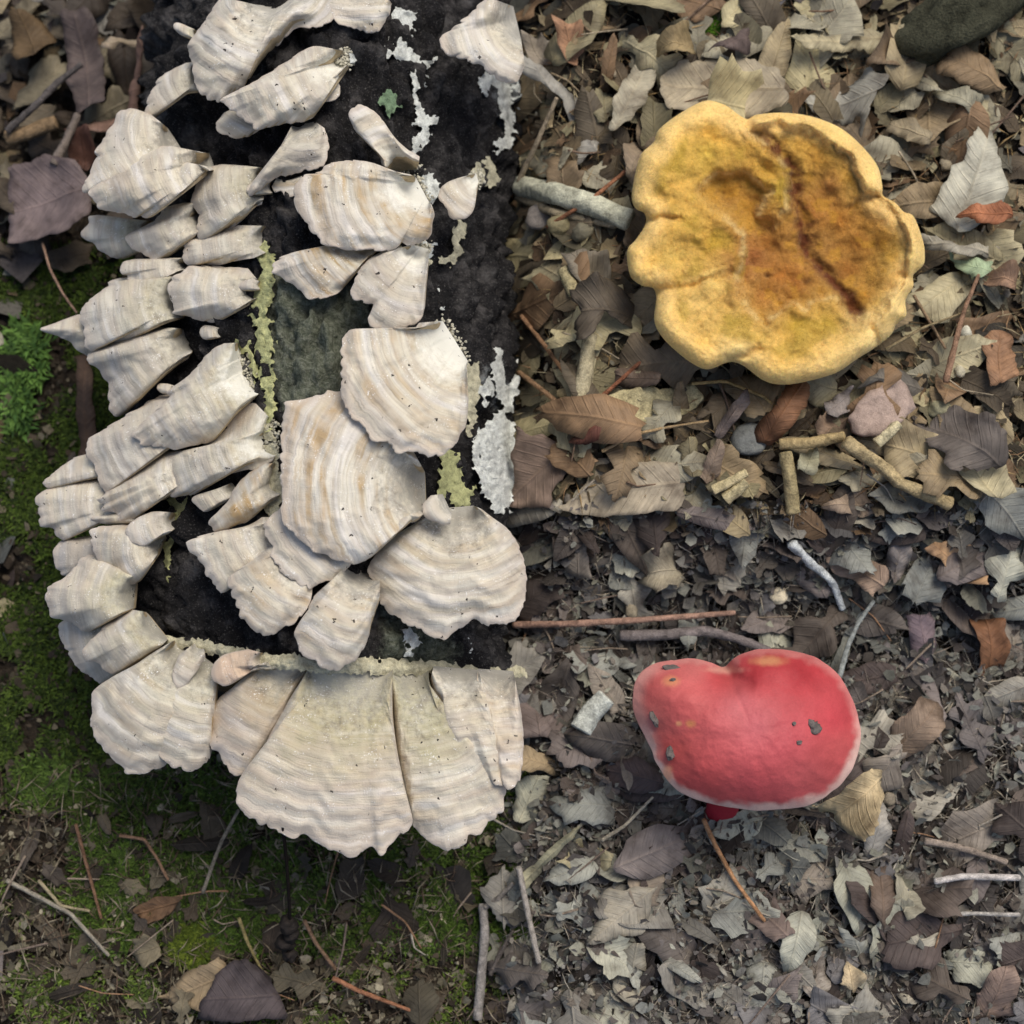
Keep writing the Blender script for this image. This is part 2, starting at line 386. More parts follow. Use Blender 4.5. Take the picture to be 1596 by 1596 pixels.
CREAM, WHITE, YGREEN, MINT = (205, 200, 172), (222, 226, 220), (190, 192, 140), (124, 148, 118)
CRUSTS = [
 (WHITE, [(613, 20), (649, 20), (647, 54), (654, 86), (681, 91), (671, 103), (661, 140), (652, 142), (660, 165), (683, 185), (672, 205), (660, 228), (645, 235), (640, 220), (648, 200), (635, 190), (645, 170), (640, 150), (632, 118), (625, 95), (600, 97), (583, 80), (600, 75), (612, 60)]),
 (WHITE, [(745, 120), (785, 115), (800, 140), (800, 230), (775, 235), (765, 225), (780, 200), (770, 165), (750, 150)]),
 (CREAM, [(730, 270), (745, 248), (760, 246), (772, 252), (782, 270), (778, 290), (765, 295), (745, 285)]),
 (WHITE, [(645, 280), (660, 268), (680, 275), (690, 290), (684, 312), (668, 318), (655, 305)]),
 (WHITE, [(655, 372), (680, 378), (672, 400), (655, 420), (640, 395)]),
 (CREAM, [(705, 345), (725, 345), (735, 370), (720, 395), (705, 425), (697, 430), (700, 395), (703, 370)]),
 (WHITE, [(678, 445), (688, 450), (697, 480), (690, 488), (680, 472)]),
 (WHITE, [(700, 424), (712, 422), (710, 432), (702, 434)]),
 (YGREEN, [(400, 440), (415, 415), (428, 450), (424, 480), (430, 540), (428, 600), (422, 625), (408, 620), (400, 590), (402, 540), (392, 500), (395, 470)]),
 (CREAM, [(405, 650), (420, 635), (430, 700), (440, 730), (432, 790), (415, 800), (405, 760), (410, 700)]),
 (YGREEN, [(259, 777), (297, 768), (300, 784), (290, 818), (280, 822), (274, 860), (268, 892), (263, 935), (257, 930), (260, 890), (249, 870), (262, 825), (268, 799)]),
 (CREAM, [(232, 962), (262, 985), (290, 996), (310, 996), (340, 1002), (400, 1014), (470, 1020), (560, 1024), (640, 1028), (700, 1032), (760, 1038), (800, 1040), (800, 1058), (740, 1059), (660, 1052), (560, 1050), (470, 1045), (400, 1036), (330, 1018), (280, 1008), (240, 985)]),
 (YGREEN, [(690, 705), (715, 710), (720, 740), (740, 760), (728, 792), (690, 780), (680, 745)]),
 (WHITE, [(622, 985), (648, 975), (655, 1005), (640, 1028), (622, 1022), (632, 1000)]),
 (WHITE, [(720, 980), (735, 985), (742, 1010), (738, 1035), (730, 1028), (728, 1005)]),
 (YGREEN, [(365, 535), (392, 525), (402, 560), (400, 600), (388, 590), (384, 560)]),
 (MINT, [(590, 150), (605, 130), (618, 138), (628, 160), (620, 178), (606, 190), (596, 170)]),
 (WHITE, [(505, 1045), (560, 1042), (565, 1100), (540, 1112), (512, 1105)]),
 (WHITE, [(540, 75), (556, 60), (560, 85), (550, 105), (535, 100)]),
 (WHITE, [(740, 690), (765, 650), (790, 640), (806, 690), (790, 740), (760, 760)]),
 (YGREEN, [(398, 395), (418, 385), (432, 420), (426, 470), (415, 520), (430, 560), (432, 630), (420, 690), (408, 660), (404, 600), (396, 540), (388, 480), (402, 440)]),
 (CREAM, [(410, 690), (436, 700), (446, 760), (438, 820), (424, 830), (412, 790), (416, 740)]),
 (WHITE, [(735, 700), (760, 670), (800, 660), (815, 720), (800, 790), (770, 800), (745, 760)]),
 (CREAM, [(720, 575), (740, 560), (756, 580), (748, 640), (735, 680), (722, 650)]),
 (WHITE, [(760, 560), (790, 540), (810, 580), (800, 640), (775, 630)]),
 (CREAM, [(540, 330), (640, 392), (700, 398), (690, 412), (640, 410), (560, 370)]),
 (WHITE, [(770, 90), (806, 100), (812, 170), (790, 150), (776, 125)]),
 (WHITE, [(745, 600), (762, 588), (770, 610), (758, 640), (744, 632)]),
]
def poly_sheet(poly2, spacing):
    """triangulated region with interior points; returns V2 (n,2) and faces"""
    x0, y0 = poly2.min(0); x1, y1 = poly2.max(0)
    gx, gy = np.meshgrid(np.arange(x0, x1, spacing), np.arange(y0, y1, spacing*0.866))
    gx = gx + (np.arange(gx.shape[0]) % 2)[:, None]*spacing/2
    gx = gx + rng.normal(0, spacing*0.12, gx.shape); gy = gy + rng.normal(0, spacing*0.12, gy.shape)
    pts = np.c_[gx.ravel(), gy.ravel()]
    ok = sdist(poly2, pts[:, 0], pts[:, 1]) > spacing*0.45
    pts = pts[ok]; n = len(poly2)
    allp = [Vector(p) for p in np.r_[poly2, pts]]
    v, e, f, *_ = delaunay_2d_cdt(allp, [(i, (i+1) % n) for i in range(n)], [], 1, 1e-9)
    return np.array([tuple(p) for p in v]), [tuple(q) for q in f]
def build_crusts():
    L = np.array(LOGR.location)
    for k, (c, poly) in enumerate(CRUSTS):
        P = smooth_poly(poly, max(40, int(sum(np.hypot(*(np.array(poly[i])-np.array(poly[i-1]))) for i in range(len(poly)))/3.0)))
        P = P + rng.normal(0, 1.7, P.shape)
        P = P + (P-P.mean(0))*0.06
        d2, F = poly_sheet(P, 3.6)
        edge = dist_line(P, d2[:, 0], d2[:, 1], True)
        n = fbm(d2[:, 0]/9, d2[:, 1]/9, 50+k, 3)
        keep = edge/12 + 1.9*(fbm(d2[:, 0]/10, d2[:, 1]/10, 55+k, 4)-0.5) > (-0.25 if k == 11 else 0.16)
        F = [f for f in F if all(keep[i] for i in f)]
        lift = 0.0002 + 0.0022*sstep(0, 7, edge)*(0.1+1.6*n) + 0.0016*(fbm(d2[:, 0]/4.5, d2[:, 1]/4.5, 57+k, 2)-0.5)
        if k == 11: p = ray(d2[:, 0], d2[:, 1], log_z(ray(d2[:, 0], d2[:, 1], 0.05)[:, 0], 0)-0.002+lift)
        elif k == 17: continue
        else: p = at_log(d2[:, 0], d2[:, 1], lift+0.0022)
        col = lin(c)[None]*(0.66+0.55*fbm(d2[:, 0]/10, d2[:, 1]/10, 80+k, 4))[:, None]
        mesh_obj('crust_patch', p, F, M['crust'], LOGR, L, cols=col)
build_crusts()

def ico(sub=2):
    bm = bmesh.new(); bmesh.ops.create_icosphere(bm, subdivisions=sub, radius=1)
    V = np.array([v.co[:] for v in bm.verts]); F = np.array([[v.index for v in f.verts] for f in bm.faces]); bm.free(); return V, F
ICO1 = ico(1)
# ------------------------------------------------------------------ bracket fungi
# (label, base B0,B1, margin pixels, zb cm, ze cm, options)
BR = [
 ('large pale bracket at the top of the log, partly under a ruffled cream one', (402, 8), (470, -8), [(345, -5), (320, 30), (306, 49), (292, 78), (299, 99), (299, 113), (311, 142), (337, 156), (358, 149), (380, 135), (381, 123), (389, 120), (409, 92), (441, 60), (461, 42), (500, 41), (525, 22), (530, -5)], 5.8, 6.9, dict(bulge=9, und=3)),
 ('tiny finger-shaped yellowish bracket beside the large pale top one', (308, 48), (310, 62), [(295, 42), (280, 36), (272, 38), (272, 46), (285, 55), (300, 62)], 4.4, 4.6, dict(tan=.5, green=.5)),
 ('narrow sickle-shaped bracket curling down beside the large pale top one', (306, 96), (316, 140), [(290, 98), (268, 109), (251, 120), (237, 142), (230, 163), (230, 182), (240, 183), (251, 168), (268, 151), (300, 143)], 5.0, 4.2, dict(bulge=5, green=.2)),
 ('cream ruffled bracket with wavy lower edge near the top of the log', (541, 80), (546, 98), [(498, 72), (483, 74), (449, 94), (400, 125), (344, 154), (347, 159), (370, 178), (400, 198), (417, 199), (446, 191), (456, 192), (483, 186), (490, 177), (490, 152), (494, 144), (510, 133), (527, 112)], 6.3, 7.9, dict(wb=1, bulge=8, und=4)),
 ('small pointed bracket peeping out under the cream ruffled bracket', (372, 165), (420, 185), [(350, 175), (337, 193), (342, 205), (363, 213), (387, 211), (409, 198)], 5.6, 5.9, dict()),
 ('tiny rounded bracket tucked at the right edge of the cream ruffled bracket', (515, 128), (525, 124), [(500, 138), (495, 152), (505, 158), (518, 157), (529, 147), (530, 134)], 6.4, 6.8, dict(grey=.15)),
 ('lilac-grey triangular bracket with an olive stain on black bark', (455, 195), (492, 190), [(505, 199), (512, 223), (508, 250), (498, 260), (432, 277), (400, 299), (385, 303), (400, 275), (425, 248), (446, 212)][::-1], 6.9, 7.3, dict(grey=.25, green=.4, bulge=5)),
 ('broad bracket with bold ochre rings beside white crust and a finger-shaped bracket', (648, 276), (668, 314), [(640, 272), (608, 265), (581, 254), (537, 250), (508, 258), (503, 267), (473, 274), (464, 284), (460, 311), (464, 326), (476, 345), (493, 367), (512, 382), (537, 388), (581, 389), (608, 390), (621, 384), (624, 378), (635, 384), (657, 379), (671, 365), (674, 345), (677, 333), (672, 318)], 6.9, 8.7, dict(wb=1, tan=.9, bulge=6, und=1.5)),
 ('finger-shaped pale bracket pointing away from the ochre-ringed one', (606, 262), (652, 258), [(596, 257), (588, 238), (556, 206), (545, 186), (547, 174), (559, 163), (576, 169), (595, 186), (613, 211), (632, 230), (654, 245)], 6.7, 8.2, dict(wb=1, bulge=6, tan=.3)),
 ('small shell-shaped bracket hanging from a fluffy cream crust patch', (742, 270), (746, 284), [(715, 277), (693, 287), (683, 306), (693, 321), (703, 338), (723, 340), (735, 331), (740, 321), (742, 299)], 5.2, 6.2, dict(wb=1, bulge=5, tan=.3)),
 ('smooth peach-white bracket at the log top beside white crust', (800, 10), (812, 60), [(760, -5), (740, 15), (712, 40), (688, 57), (684, 68), (693, 84), (718, 89), (747, 101), (767, 115), (790, 128), (808, 122), (818, 100)], 4.0, 7.2, dict(bulge=8, tan=.15)),
 ('bracket cut by the log top between pale crust and the large pale bracket', (530, -10), (600, -10), [(512, 5), (520, 25), (537, 41), (576, 49), (591, 45), (603, 30), (610, 5)], 6.5, 7.2, dict(tan=.3)),
 ('white upright bracket behind the arched two-lobed bracket', (262, 200), (285, 235), [(235, 178), (205, 169), (192, 172), (182, 182), (163, 211), (149, 244), (135, 280), (129, 292), (135, 299), (165, 290), (200, 272), (240, 258)], 4.3, 5.0, dict(bulge=8)),
 ('white arched bracket with scalloped edge and a dark hole beside it', (326, 238), (336, 264), [(300, 238), (270, 228), (240, 230), (205, 245), (165, 280), (139, 297), (147, 316), (173, 330), (194, 330), (206, 341), (218, 335), (230, 339), (244, 332), (258, 306), (261, 292), (257, 273), (268, 251), (292, 254), (316, 268)], 4.8, 5.9, dict(bulge=9)),
 ('greenish-cream hood-shaped bracket beside the arched white one', (418, 262), (412, 305), [(380, 258), (340, 257), (316, 270), (301, 297), (299, 313), (306, 330), (310, 347), (306, 363), (313, 373), (330, 370), (347, 359), (373, 347), (387, 328), (408, 318)], 5.2, 5.4, dict(bulge=9, green=.6)),
 ('small tongue-shaped bracket lying on the hood-shaped one', (424, 283), (428, 300), [(405, 275), (388, 288), (385, 297), (392, 303), (408, 303)], 6.1, 6.4, dict()),
 ('drab green-tan frilled bracket overhanging the purple leaf', (240, 345), (240, 378), [(190, 340), (163, 336), (140, 337), (138, 349), (124, 363), (130, 373), (149, 380), (154, 390), (173, 399), (194, 402), (215, 394)], 2.8, 2.4, dict(green=.7, tan=.4)),
 ('shell-like cream bracket just under the arched white one', (312, 316), (316, 350), [(287, 316), (256, 325), (240, 344), (197, 368), (206, 385), (235, 401), (240, 408), (256, 404), (278, 390), (296, 380)], 4.2, 4.1, dict(bulge=8)),
 ('low wide bracket with dirt on top under the hood-shaped one', (420, 352), (418, 392), [(373, 351), (316, 366), (292, 378), (285, 401), (287, 409), (299, 414), (316, 411), (340, 413), (363, 407), (396, 402)], 5.0, 4.7, dict(bulge=7, green=.25)),
 ('small brownish frilled bracket between the low wide and the drooping pale ones', (296, 402), (292, 420), [(250, 402), (194, 407), (187, 426), (197, 429), (201, 445), (225, 449), (244, 436), (282, 420)], 3.8, 3.7, dict(tan=.4, grey=.1)),
 ('pale drooping bracket with olive base above the spike-shaped one', (280, 430), (286, 495), [(240, 432), (197, 433), (178, 436), (154, 457), (125, 483), (130, 507), (135, 536), (142, 548), (168, 533), (187, 537), (206, 526), (240, 498)], 3.6, 3.0, dict(bulge=9, green=.6)),
 ('spike-shaped bracket reaching out over the green moss', (175, 495), (180, 540), [(123, 490), (94, 500), (66, 511), (73, 518), (109, 531), (120, 543), (137, 555)], 2.2, 1.2, dict(bulge=3)),
 ('cream squarish bracket with a speck of dirt beside the yellow-green crust', (405, 440), (404, 464), [(387, 419), (351, 417), (316, 414), (290, 419), (268, 436), (265, 450), (270, 481), (268, 488), (292, 493), (335, 502), (349, 493), (361, 479), (382, 470)], 5.2, 4.9, dict(bulge=7, green=.25)),
 ('tiny grey tongue lying on the cream squarish bracket', (408, 440), (408, 450), [(390, 432), (375, 437), (368, 445), (375, 452), (394, 453)], 5.9, 5.9, dict(grey=.3)),
 ('olive and lilac drooping bracket with deep folds over the dark hollow', (285, 512), (300, 546), [(250, 510), (197, 524), (137, 552), (140, 567), (154, 576), (168, 598), (170, 629), (180, 648), (201, 640), (209, 621), (220, 619), (235, 605), (268, 576), (294, 558)], 3.4, 2.6, dict(bulge=9, green=.4, grey=.18, und=4)),
 ('long broad cream bracket reaching down from the yellow-green crust', (372, 534), (404, 612), [(350, 535), (328, 548), (292, 586), (261, 610), (259, 624), (206, 674), (213, 681), (218, 690), (237, 695), (287, 698), (316, 690), (337, 683), (359, 655), (396, 622)], 5.6, 5.5, dict(wb=1, bulge=7, green=.5)),
 ('grey bracket with a fringed tip behind the long broad cream one', (310, 622), (325, 672), [(280, 612), (244, 619), (197, 648), (144, 679), (135, 686), (137, 707), (149, 733), (161, 764), (168, 768), (182, 750), (197, 724), (220, 707), (244, 700), (300, 690)], 4.4, 3.4, dict(bulge=6, grey=.18)),
 ('rolled cream bracket with lilac shade beneath the long broad one', (424, 655), (430, 708), [(400, 630), (387, 630), (359, 657), (340, 680), (316, 695), (268, 707), (251, 729), (259, 752), (268, 771), (280, 774), (309, 767), (335, 750), (363, 736), (397, 731), (425, 718)], 5.4, 4.9, dict(wb=1, bulge=9, green=.35, tan=.3)),
 ('frilled bracket with tan back under the grey fringe-tipped one', (300, 702), (302, 752), [(270, 702), (244, 708), (197, 743), (154, 776), (149, 780), (161, 787), (157, 796), (182, 801), (185, 809), (204, 810), (216, 803), (228, 789), (259, 776), (290, 762)], 4.2, 3.6, dict(bulge=6, tan=.5)),
 ('narrow tongue-like bracket with dirt specks jutting over moss', (195, 708), (200, 745), [(140, 707), (109, 717), (70, 748), (69, 755), (78, 760), (92, 757), (125, 745), (160, 745)], 2.6, 1.8, dict(bulge=4)),
 ('white ragged bracket covered with brown dirt crumbs over the moss', (205, 755), (205, 797), [(165, 745), (130, 746), (90, 755), (59, 775), (61, 794), (65, 818), (82, 822), (85, 831), (97, 841), (111, 837), (132, 813), (149, 799)], 2.2, 1.6, dict(bulge=6)),
 ('thin sliver of bracket under the frilled tan-backed one', (225, 798), (228, 812), [(180, 798), (142, 806), (152, 813), (170, 817), (190, 817), (210, 816)], 3.0, 2.8, dict(tan=.2)),
 ('two-humped bracket with peach rim beside the green crust streak', (258, 834), (246, 862), [(225, 820), (197, 818), (154, 821), (142, 830), (144, 853), (154, 875), (173, 889), (178, 906), (194, 913), (216, 908), (230, 889), (244, 868)], 3.4, 3.4, dict(bulge=7, tan=.4)),
 ('small ribbed bracket lying on the two-humped peach-rimmed one', (272, 799), (274, 822), [(250, 797), (232, 799), (206, 813), (197, 827), (201, 841), (225, 851), (240, 841), (263, 832)], 3.8, 4.4, dict(bulge=5, tan=.3, grey=.1)),
 ('dim grey-brown bracket tucked behind the two-humped one', (190, 842), (190, 882), [(150, 834), (125, 837), (94, 844), (82, 860), (85, 875), (99, 896), (125, 890), (160, 886)], 2.0, 1.2, dict(grey=.5, tan=.3)),
 ('smooth greenish-tan tongue bracket at the corner of the log', (212, 905), (208, 948), [(190, 880), (144, 865), (118, 882), (101, 899), (75, 915), (72, 930), (78, 958), (106, 970), (130, 984), (144, 982), (170, 962)], 3.3, 2.6, dict(bulge=8, green=.7)),
 ('lilac-cream bracket with a green base at the corner of the log', (228, 954), (262, 996), [(206, 950), (178, 963), (144, 996), (129, 1015), (135, 1030), (144, 1032), (163, 1041), (178, 1049), (197, 1042), (240, 1018)], 3.6, 3.2, dict(bulge=8, green=.6)),
 ('dark-stained bracket half hidden at the log corner over the moss', (175, 965), (200, 1040), [(120, 960), (97, 968), (92, 984), (101, 1008), (120, 1041), (140, 1053), (156, 1065), (178, 1056)], 1.6, 0.6, dict(grey=.3, green=.4)),
 ('broad pale fan with scalloped edge at the log corner, over mossy ground', (272, 998), (292, 1018), [(262, 1003), (232, 1020), (197, 1044), (173, 1056), (149, 1075), (142, 1096), (144, 1141), (149, 1155), (168, 1171), (173, 1182), (194, 1195), (195, 1202), (212, 1207), (237, 1199), (259, 1189), (270, 1150), (285, 1090), (292, 1040)], 3.9, 3.7, dict(bulge=7, tan=.4, green=.4)),
 ('grey-cream tongue bracket between the pale corner fan and the olive-brown one', (308, 1016), (334, 1036), [(296, 1050), (280, 1075), (268, 1091), (244, 1103), (237, 1141), (240, 1163), (259, 1191), (284, 1196), (295, 1199), (320, 1191), (329, 1171), (331, 1152), (337, 1110), (340, 1070)], 3.8, 4.0, dict(bulge=6, green=.5)),
 ('small grey oval bracket lying on the pale corner fan', (304, 1002), (318, 1010), [(280, 1020), (270, 1044), (270, 1063), (278, 1072), (292, 1065), (311, 1039), (320, 1024)], 4.5, 4.9, dict(grey=.15, green=.3, bulge=3)),
 ('small smooth peach ear-shaped bracket on the cream rim of the log end', (412, 1018), (412, 1036), [(387, 1012), (359, 1018), (340, 1027), (329, 1044), (332, 1058), (347, 1069), (363, 1065), (387, 1046)], 4.8, 5.6, dict(peach=.45, bulge=6)),
 ('olive-brown bracket with a warm orange patch on the log end', (420, 1030), (478, 1038), [(400, 1037), (370, 1065), (340, 1090), (330, 1110), (329, 1140), (331, 1165), (342, 1177), (353, 1196), (369, 1210), (389, 1200), (405, 1178), (426, 1146), (449, 1100), (473, 1062)], 4.2, 4.3, dict(green=.7, tan=.5, grey=.2, peach=.12, bulge=6)),
 ('biggest fan bracket with yellow-green base hanging off the log end', (482, 1036), (612, 1038), [(472, 1060), (450, 1090), (430, 1125), (405, 1175), (385, 1195), (369, 1224), (369, 1251), (377, 1265), (405, 1282), (439, 1298), (461, 1305), (473, 1301), (502, 1320), (532, 1330), (557, 1335), (568, 1323), (580, 1317), (587, 1326), (593, 1333), (607, 1320), (626, 1298), (643, 1283), (634, 1240), (622, 1185), (614, 1130), (612, 1080)], 4.6, 5.3, dict(green=.9, bulge=7, und=1.5, peach=.06)),
 ('second big fan bracket with green base and notched rim on the log end', (612, 1038), (668, 1044), [(611, 1080), (613, 1130), (620, 1190), (634, 1250), (643, 1284), (656, 1301), (678, 1315), (706, 1324), (725, 1317), (731, 1301), (742, 1302), (758, 1290), (764, 1277), (783, 1260), (785, 1221), (753, 1196), (725, 1185), (702, 1160), (692, 1130), (674, 1090), (668, 1060)], 4.2, 4.6, dict(green=.9, bulge=6)),
 ('creased white bracket with rusty spots on the log end', (676, 1038), (745, 1044), [(671, 1058), (676, 1078), (691, 1112), (693, 1150), (715, 1185), (750, 1200), (775, 1225), (786, 1215), (784, 1180), (776, 1140), (767, 1100), (754, 1070)], 4.2, 5.0, dict(bulge=5, und=4)),
 ('pale bracket with an orange streak at the far corner of the log end', (745, 1042), (800, 1046), [(742, 1070), (755, 1110), (768, 1150), (775, 1190), (785, 1225), (797, 1232), (811, 1208), (816, 1160), (812, 1110), (806, 1075)], 3.4, 5.2, dict(bulge=6, tan=.4, peach=.1)),
 ('pear-shaped bracket hanging down to the cream rim of the log end', (540, 880), (592, 900), [(517, 904), (490, 929), (483, 946), (464, 973), (461, 995), (471, 1019), (493, 1031), (507, 1044), (517, 1046), (532, 1041), (544, 1034), (561, 1019), (573, 997), (581, 965), (592, 935)], 6.6, 7.8, dict(tan=.4, bulge=7)),
 ('striped grey-tan bracket with peach edge next to the pear-shaped one', (450, 845), (482, 880), [(415, 855), (390, 875), (362, 895), (356, 903), (361, 920), (368, 941), (378, 965), (397, 984), (409, 989), (424, 990), (446, 975), (466, 963), (483, 935), (488, 905)], 6.4, 7.2, dict(tan=.6, bulge=6)),
 ('pale bracket with a black speck above bare dark bark', (436, 806), (442, 845), [(409, 806), (382, 820), (330, 830), (299, 841), (294, 851), (316, 884), (320, 894), (337, 913), (349, 921), (361, 915), (385, 885), (420, 855)], 5.9, 6.2, dict(bulge=5, tan=.25)),
 ('lilac-grey bracket sandwiched beneath the large ringed fan', (500, 795), (548, 845), [(440, 790), (422, 805), (415, 819), (415, 834), (424, 853), (427, 875), (444, 892), (478, 915), (498, 909), (527, 900), (550, 876)], 6.7, 7.9, dict(grey=.2, bulge=4)),
 ('large ringed fan bracket with ochre zones in the middle of the log', (662, 735), (664, 795), [(645, 705), (600, 670), (560, 622), (530, 609), (498, 615), (451, 627), (446, 637), (438, 669), (439, 713), (438, 742), (438, 770), (439, 797), (444, 819), (466, 836), (478, 853), (503, 865), (527, 873), (547, 879), (571, 873), (600, 848), (610, 829), (617, 812), (644, 814), (656, 806)], 6.9, 9.0, dict(tan=.9, bulge=7, und=1.5)),
 ('ringed lilac-white fan with a fluffy white base overlapping the ochre-zoned fan', (690, 500), (729, 562), [(654, 503), (635, 515), (559, 512), (537, 522), (532, 552), (533, 596), (532, 620), (554, 654), (571, 671), (583, 688), (610, 691), (615, 703), (639, 704), (659, 709), (686, 708), (710, 693), (718, 674), (727, 661), (730, 620), (726, 576)], 6.8, 9.8, dict(wb=1, tan=.55, bulge=7, und=1.5)),
 ('very wide pale fan with wavy rim on the flank of the log', (690, 792), (738, 788), [(654, 812), (615, 836), (578, 875), (577, 902), (588, 921), (595, 943), (625, 965), (659, 983), (683, 995), (710, 985), (737, 968), (762, 972), (784, 974), (803, 966), (818, 938), (820, 895), (808, 850), (788, 822), (767, 806), (750, 793)], 6.0, 7.0, dict(tan=.35, bulge=7, und=2.5)),
 ('small curled tube-like bracket at the base of the very wide pale fan', (690, 770), (704, 800), [(672, 772), (660, 788), (664, 805), (688, 816), (702, 816)], 7.6, 8.4, dict(grey=.15, bulge=5)),
 ('golden-brown bracket with cream rim under the bold ochre-ringed one', (560, 368), (590, 384), [(540, 380), (480, 388), (440, 400), (424, 420), (439, 429), (459, 446), (473, 459), (493, 466), (517, 462), (537, 446), (552, 427), (578, 400)], 6.7, 7.5, dict(tan=1.5, green=.3, bulge=5)),
 ('lilac-grey bracket with a deep central fold hanging between two ringed ones', (645, 382), (668, 388), [(600, 390), (571, 407), (554, 432), (548, 456), (556, 465), (576, 471), (581, 478), (573, 498), (581, 510), (613, 518), (635, 510), (652, 498), (661, 483), (665, 444), (668, 415)], 6.8, 8.3, dict(wb=1, grey=.22, green=.15, bulge=6, und=5)),
 ('fuzzy brown-furred plump bracket beside the pale crust', (432, 722), (438, 768), [(415, 722), (390, 735), (370, 755), (349, 789), (330, 806), (325, 815), (337, 828), (363, 821), (392, 808), (409, 791), (430, 778)], 5.9, 6.3, dict(tan=1.2, bulge=8)),
 ('small bracket half hidden behind the fuzzy plump one', (362, 752), (372, 768), [(330, 765), (305, 772), (301, 782), (316, 796), (330, 794), (352, 782)], 5.0, 5.0, dict(tan=.3)),
 ('tiny button-like bracket in the dark hollow by the crust', (345, 512), (346, 524), [(332, 508), (318, 508), (312, 518), (320, 528), (334, 528)], 4.4, 4.6, dict(tan=.9, grey=.2)),
 ('tiny bracket bud beside the long broad cream bracket', (275, 602), (276, 614), [(262, 598), (250, 598), (245, 605), (252, 612), (264, 614)], 3.8, 3.9, dict(tan=.3)),
 ('tiny knobbly bud-like bracket under the lilac-grey triangular bracket', (432, 276), (470, 272), [(424, 290), (428, 299), (438, 297), (444, 305), (456, 306), (468, 296), (474, 284)], 5.9, 6.1, dict(tan=.7)),
]
def build_bracket(idx, label, B0, B1, margin, zb, ze, op):
    zb /= 100; ze /= 100
    mg = np.array(margin, float)
    size = max(np.ptp(mg[:, 0]), np.ptp(mg[:, 1]))
    ns = int(np.clip(size*0.75, 30, 170)); nt = int(np.clip(size*0.34, 16, 64))
    mp = smooth_poly(margin, ns, closed=False)
    ss = np.linspace(0, 1, ns); tt = np.linspace(0, 1, nt)
    B = np.array(B0)[None]*(1-ss)[:, None] + np.array(B1)[None]*ss[:, None]
    # small scallops and nicks in the margin
    dirn = mp-B; ln = np.linalg.norm(dirn, axis=1); dirn = dirn/np.maximum(ln, 1e-6)[:, None]
    arc = np.r_[0, np.cumsum(np.linalg.norm(np.diff(mp, axis=0), axis=1))]
    sc = (np.abs(vn(arc/17, arc*0+idx, 60)-0.5)*2-0.45)*6.5 + (vn(arc/5, arc*0+idx, 61)-0.5)*3.2
    sc = sc*np.clip(size/120, 0.4, 1)*np.clip(np.sin(np.pi*ss)*3, 0, 1)
    mp0 = mp.copy(); mp = mp + dirn*sc[:, None]
    S, T = np.meshgrid(ss, tt)
    P = B[None]*(1-T)[..., None] + mp0[None]*T[..., None] + (dirn*sc[:, None])[None]*(T**6)[..., None]
    k = size/200
    bulge = op.get('bulge', 5)*0.001*min(1, k+0.25)*1.5
    und = op.get('und', 2)*0.001*min(1, k+0.2)*1.0
    lenm = ln*PXM
    R = T*lenm[None]*100                                  # cm from the base
    ws = arc[-1]*PXM*100*ss                               # cm along the margin
    env = np.sin(np.pi*T**0.85)
    z = zb + (ze-zb)*T + bulge*env - 0.45*bulge*T**4
    z += und*T**1.5*((fbm(ws*0.55, ws*0+idx*3.1, 70, 2)-0.5)*2.6)[None]
    z += 0.00045*np.sin(2*np.pi*(R*1.15 + fbm(ws*0.5, ws*0+idx, 72, 2)[None]*1.6))*T
    z -= op.get('cross', 5)*0.001*min(1.2, k+0.2)*(2*S-1)**2*T*0.8
    z += 0.0014*(fbm(R*2.0+idx*5, ws[None]*0.5+0*R, 73, 3)-0.5)*np.minimum(1, 3*T)
    z += 0.0004*(fbm(R*0.5+idx*7, ws[None]*3.0+0*R, 74, 2)-0.5)*T
    z += 0.0009*(fbm(P[..., 0]/14, P[..., 1]/14, 75+idx, 3)-0.5)
    sidefall = np.exp(-(np.minimum(S, 1-S)/0.10)**2); z -= 0.0018*min(1, k+.2)*sidefall*T
    q = ray(P[..., 0], P[..., 1], z); lz = log_z(q[..., 0], q[..., 1])
    if q[0, :, 1].mean() > LOG_Y0-0.004:
        k0 = 1-sstep(0.0, 0.22, T); z = z*(1-k0) + np.maximum(lz-0.004, z-0.010)*k0
    for _ in range(3):
        q = ray(P[..., 0], P[..., 1], z); lz = log_z(q[..., 0], q[..., 1])-0.004+0.0095*sstep(0.02, 0.25, T)
        on = (q[..., 1] > LOG_Y0-0.002); dlt = np.where(on, lz-z, -1); z = np.where(dlt > -0.003, z+(dlt+0.003)**2/0.012*(dlt < 0.003)+np.where(dlt >= 0.003, dlt, 0), z)
    V = ray(P[..., 0], P[..., 1], z)
    th = (0.0007 + 0.0042*min(1, k+0.3)*(1-T)**0.8)*np.clip(np.sin(np.pi*S)*5, 0.12, 1)
    bot = V.copy(); bot[..., 2] -= th
    skirt = V[-1].copy(); skirt[:, 2] -= th[-1]
    mid = ray(mp[:, 0]+dirn[:, 0]*0.9, mp[:, 1]+dirn[:, 1]*0.9, z[-1]-th[-1]*0.5)
    top = np.concatenate([V, mid[None], skirt[None]], 0)
    loc = ray(*[np.array((np.array(B0)+np.array(B1))/2)[i] for i in (0, 1)], zb)
    root = empty('bracket_fungus', loc); tag(root, label, 'bracket fungus', 'bracket fungi crowding the dark log')
    UVs = np.stack([np.broadcast_to(ws[None], T.shape), R], -1)
    UVs = np.concatenate([UVs, UVs[-1:], UVs[-1:]], 0).reshape(-1, 2)
    tp = np.concatenate([T, T[-1:], T[-1:]], 0).ravel()
    at = {'tpos': tp, 'seed': (idx*0.61803) % 1.0}
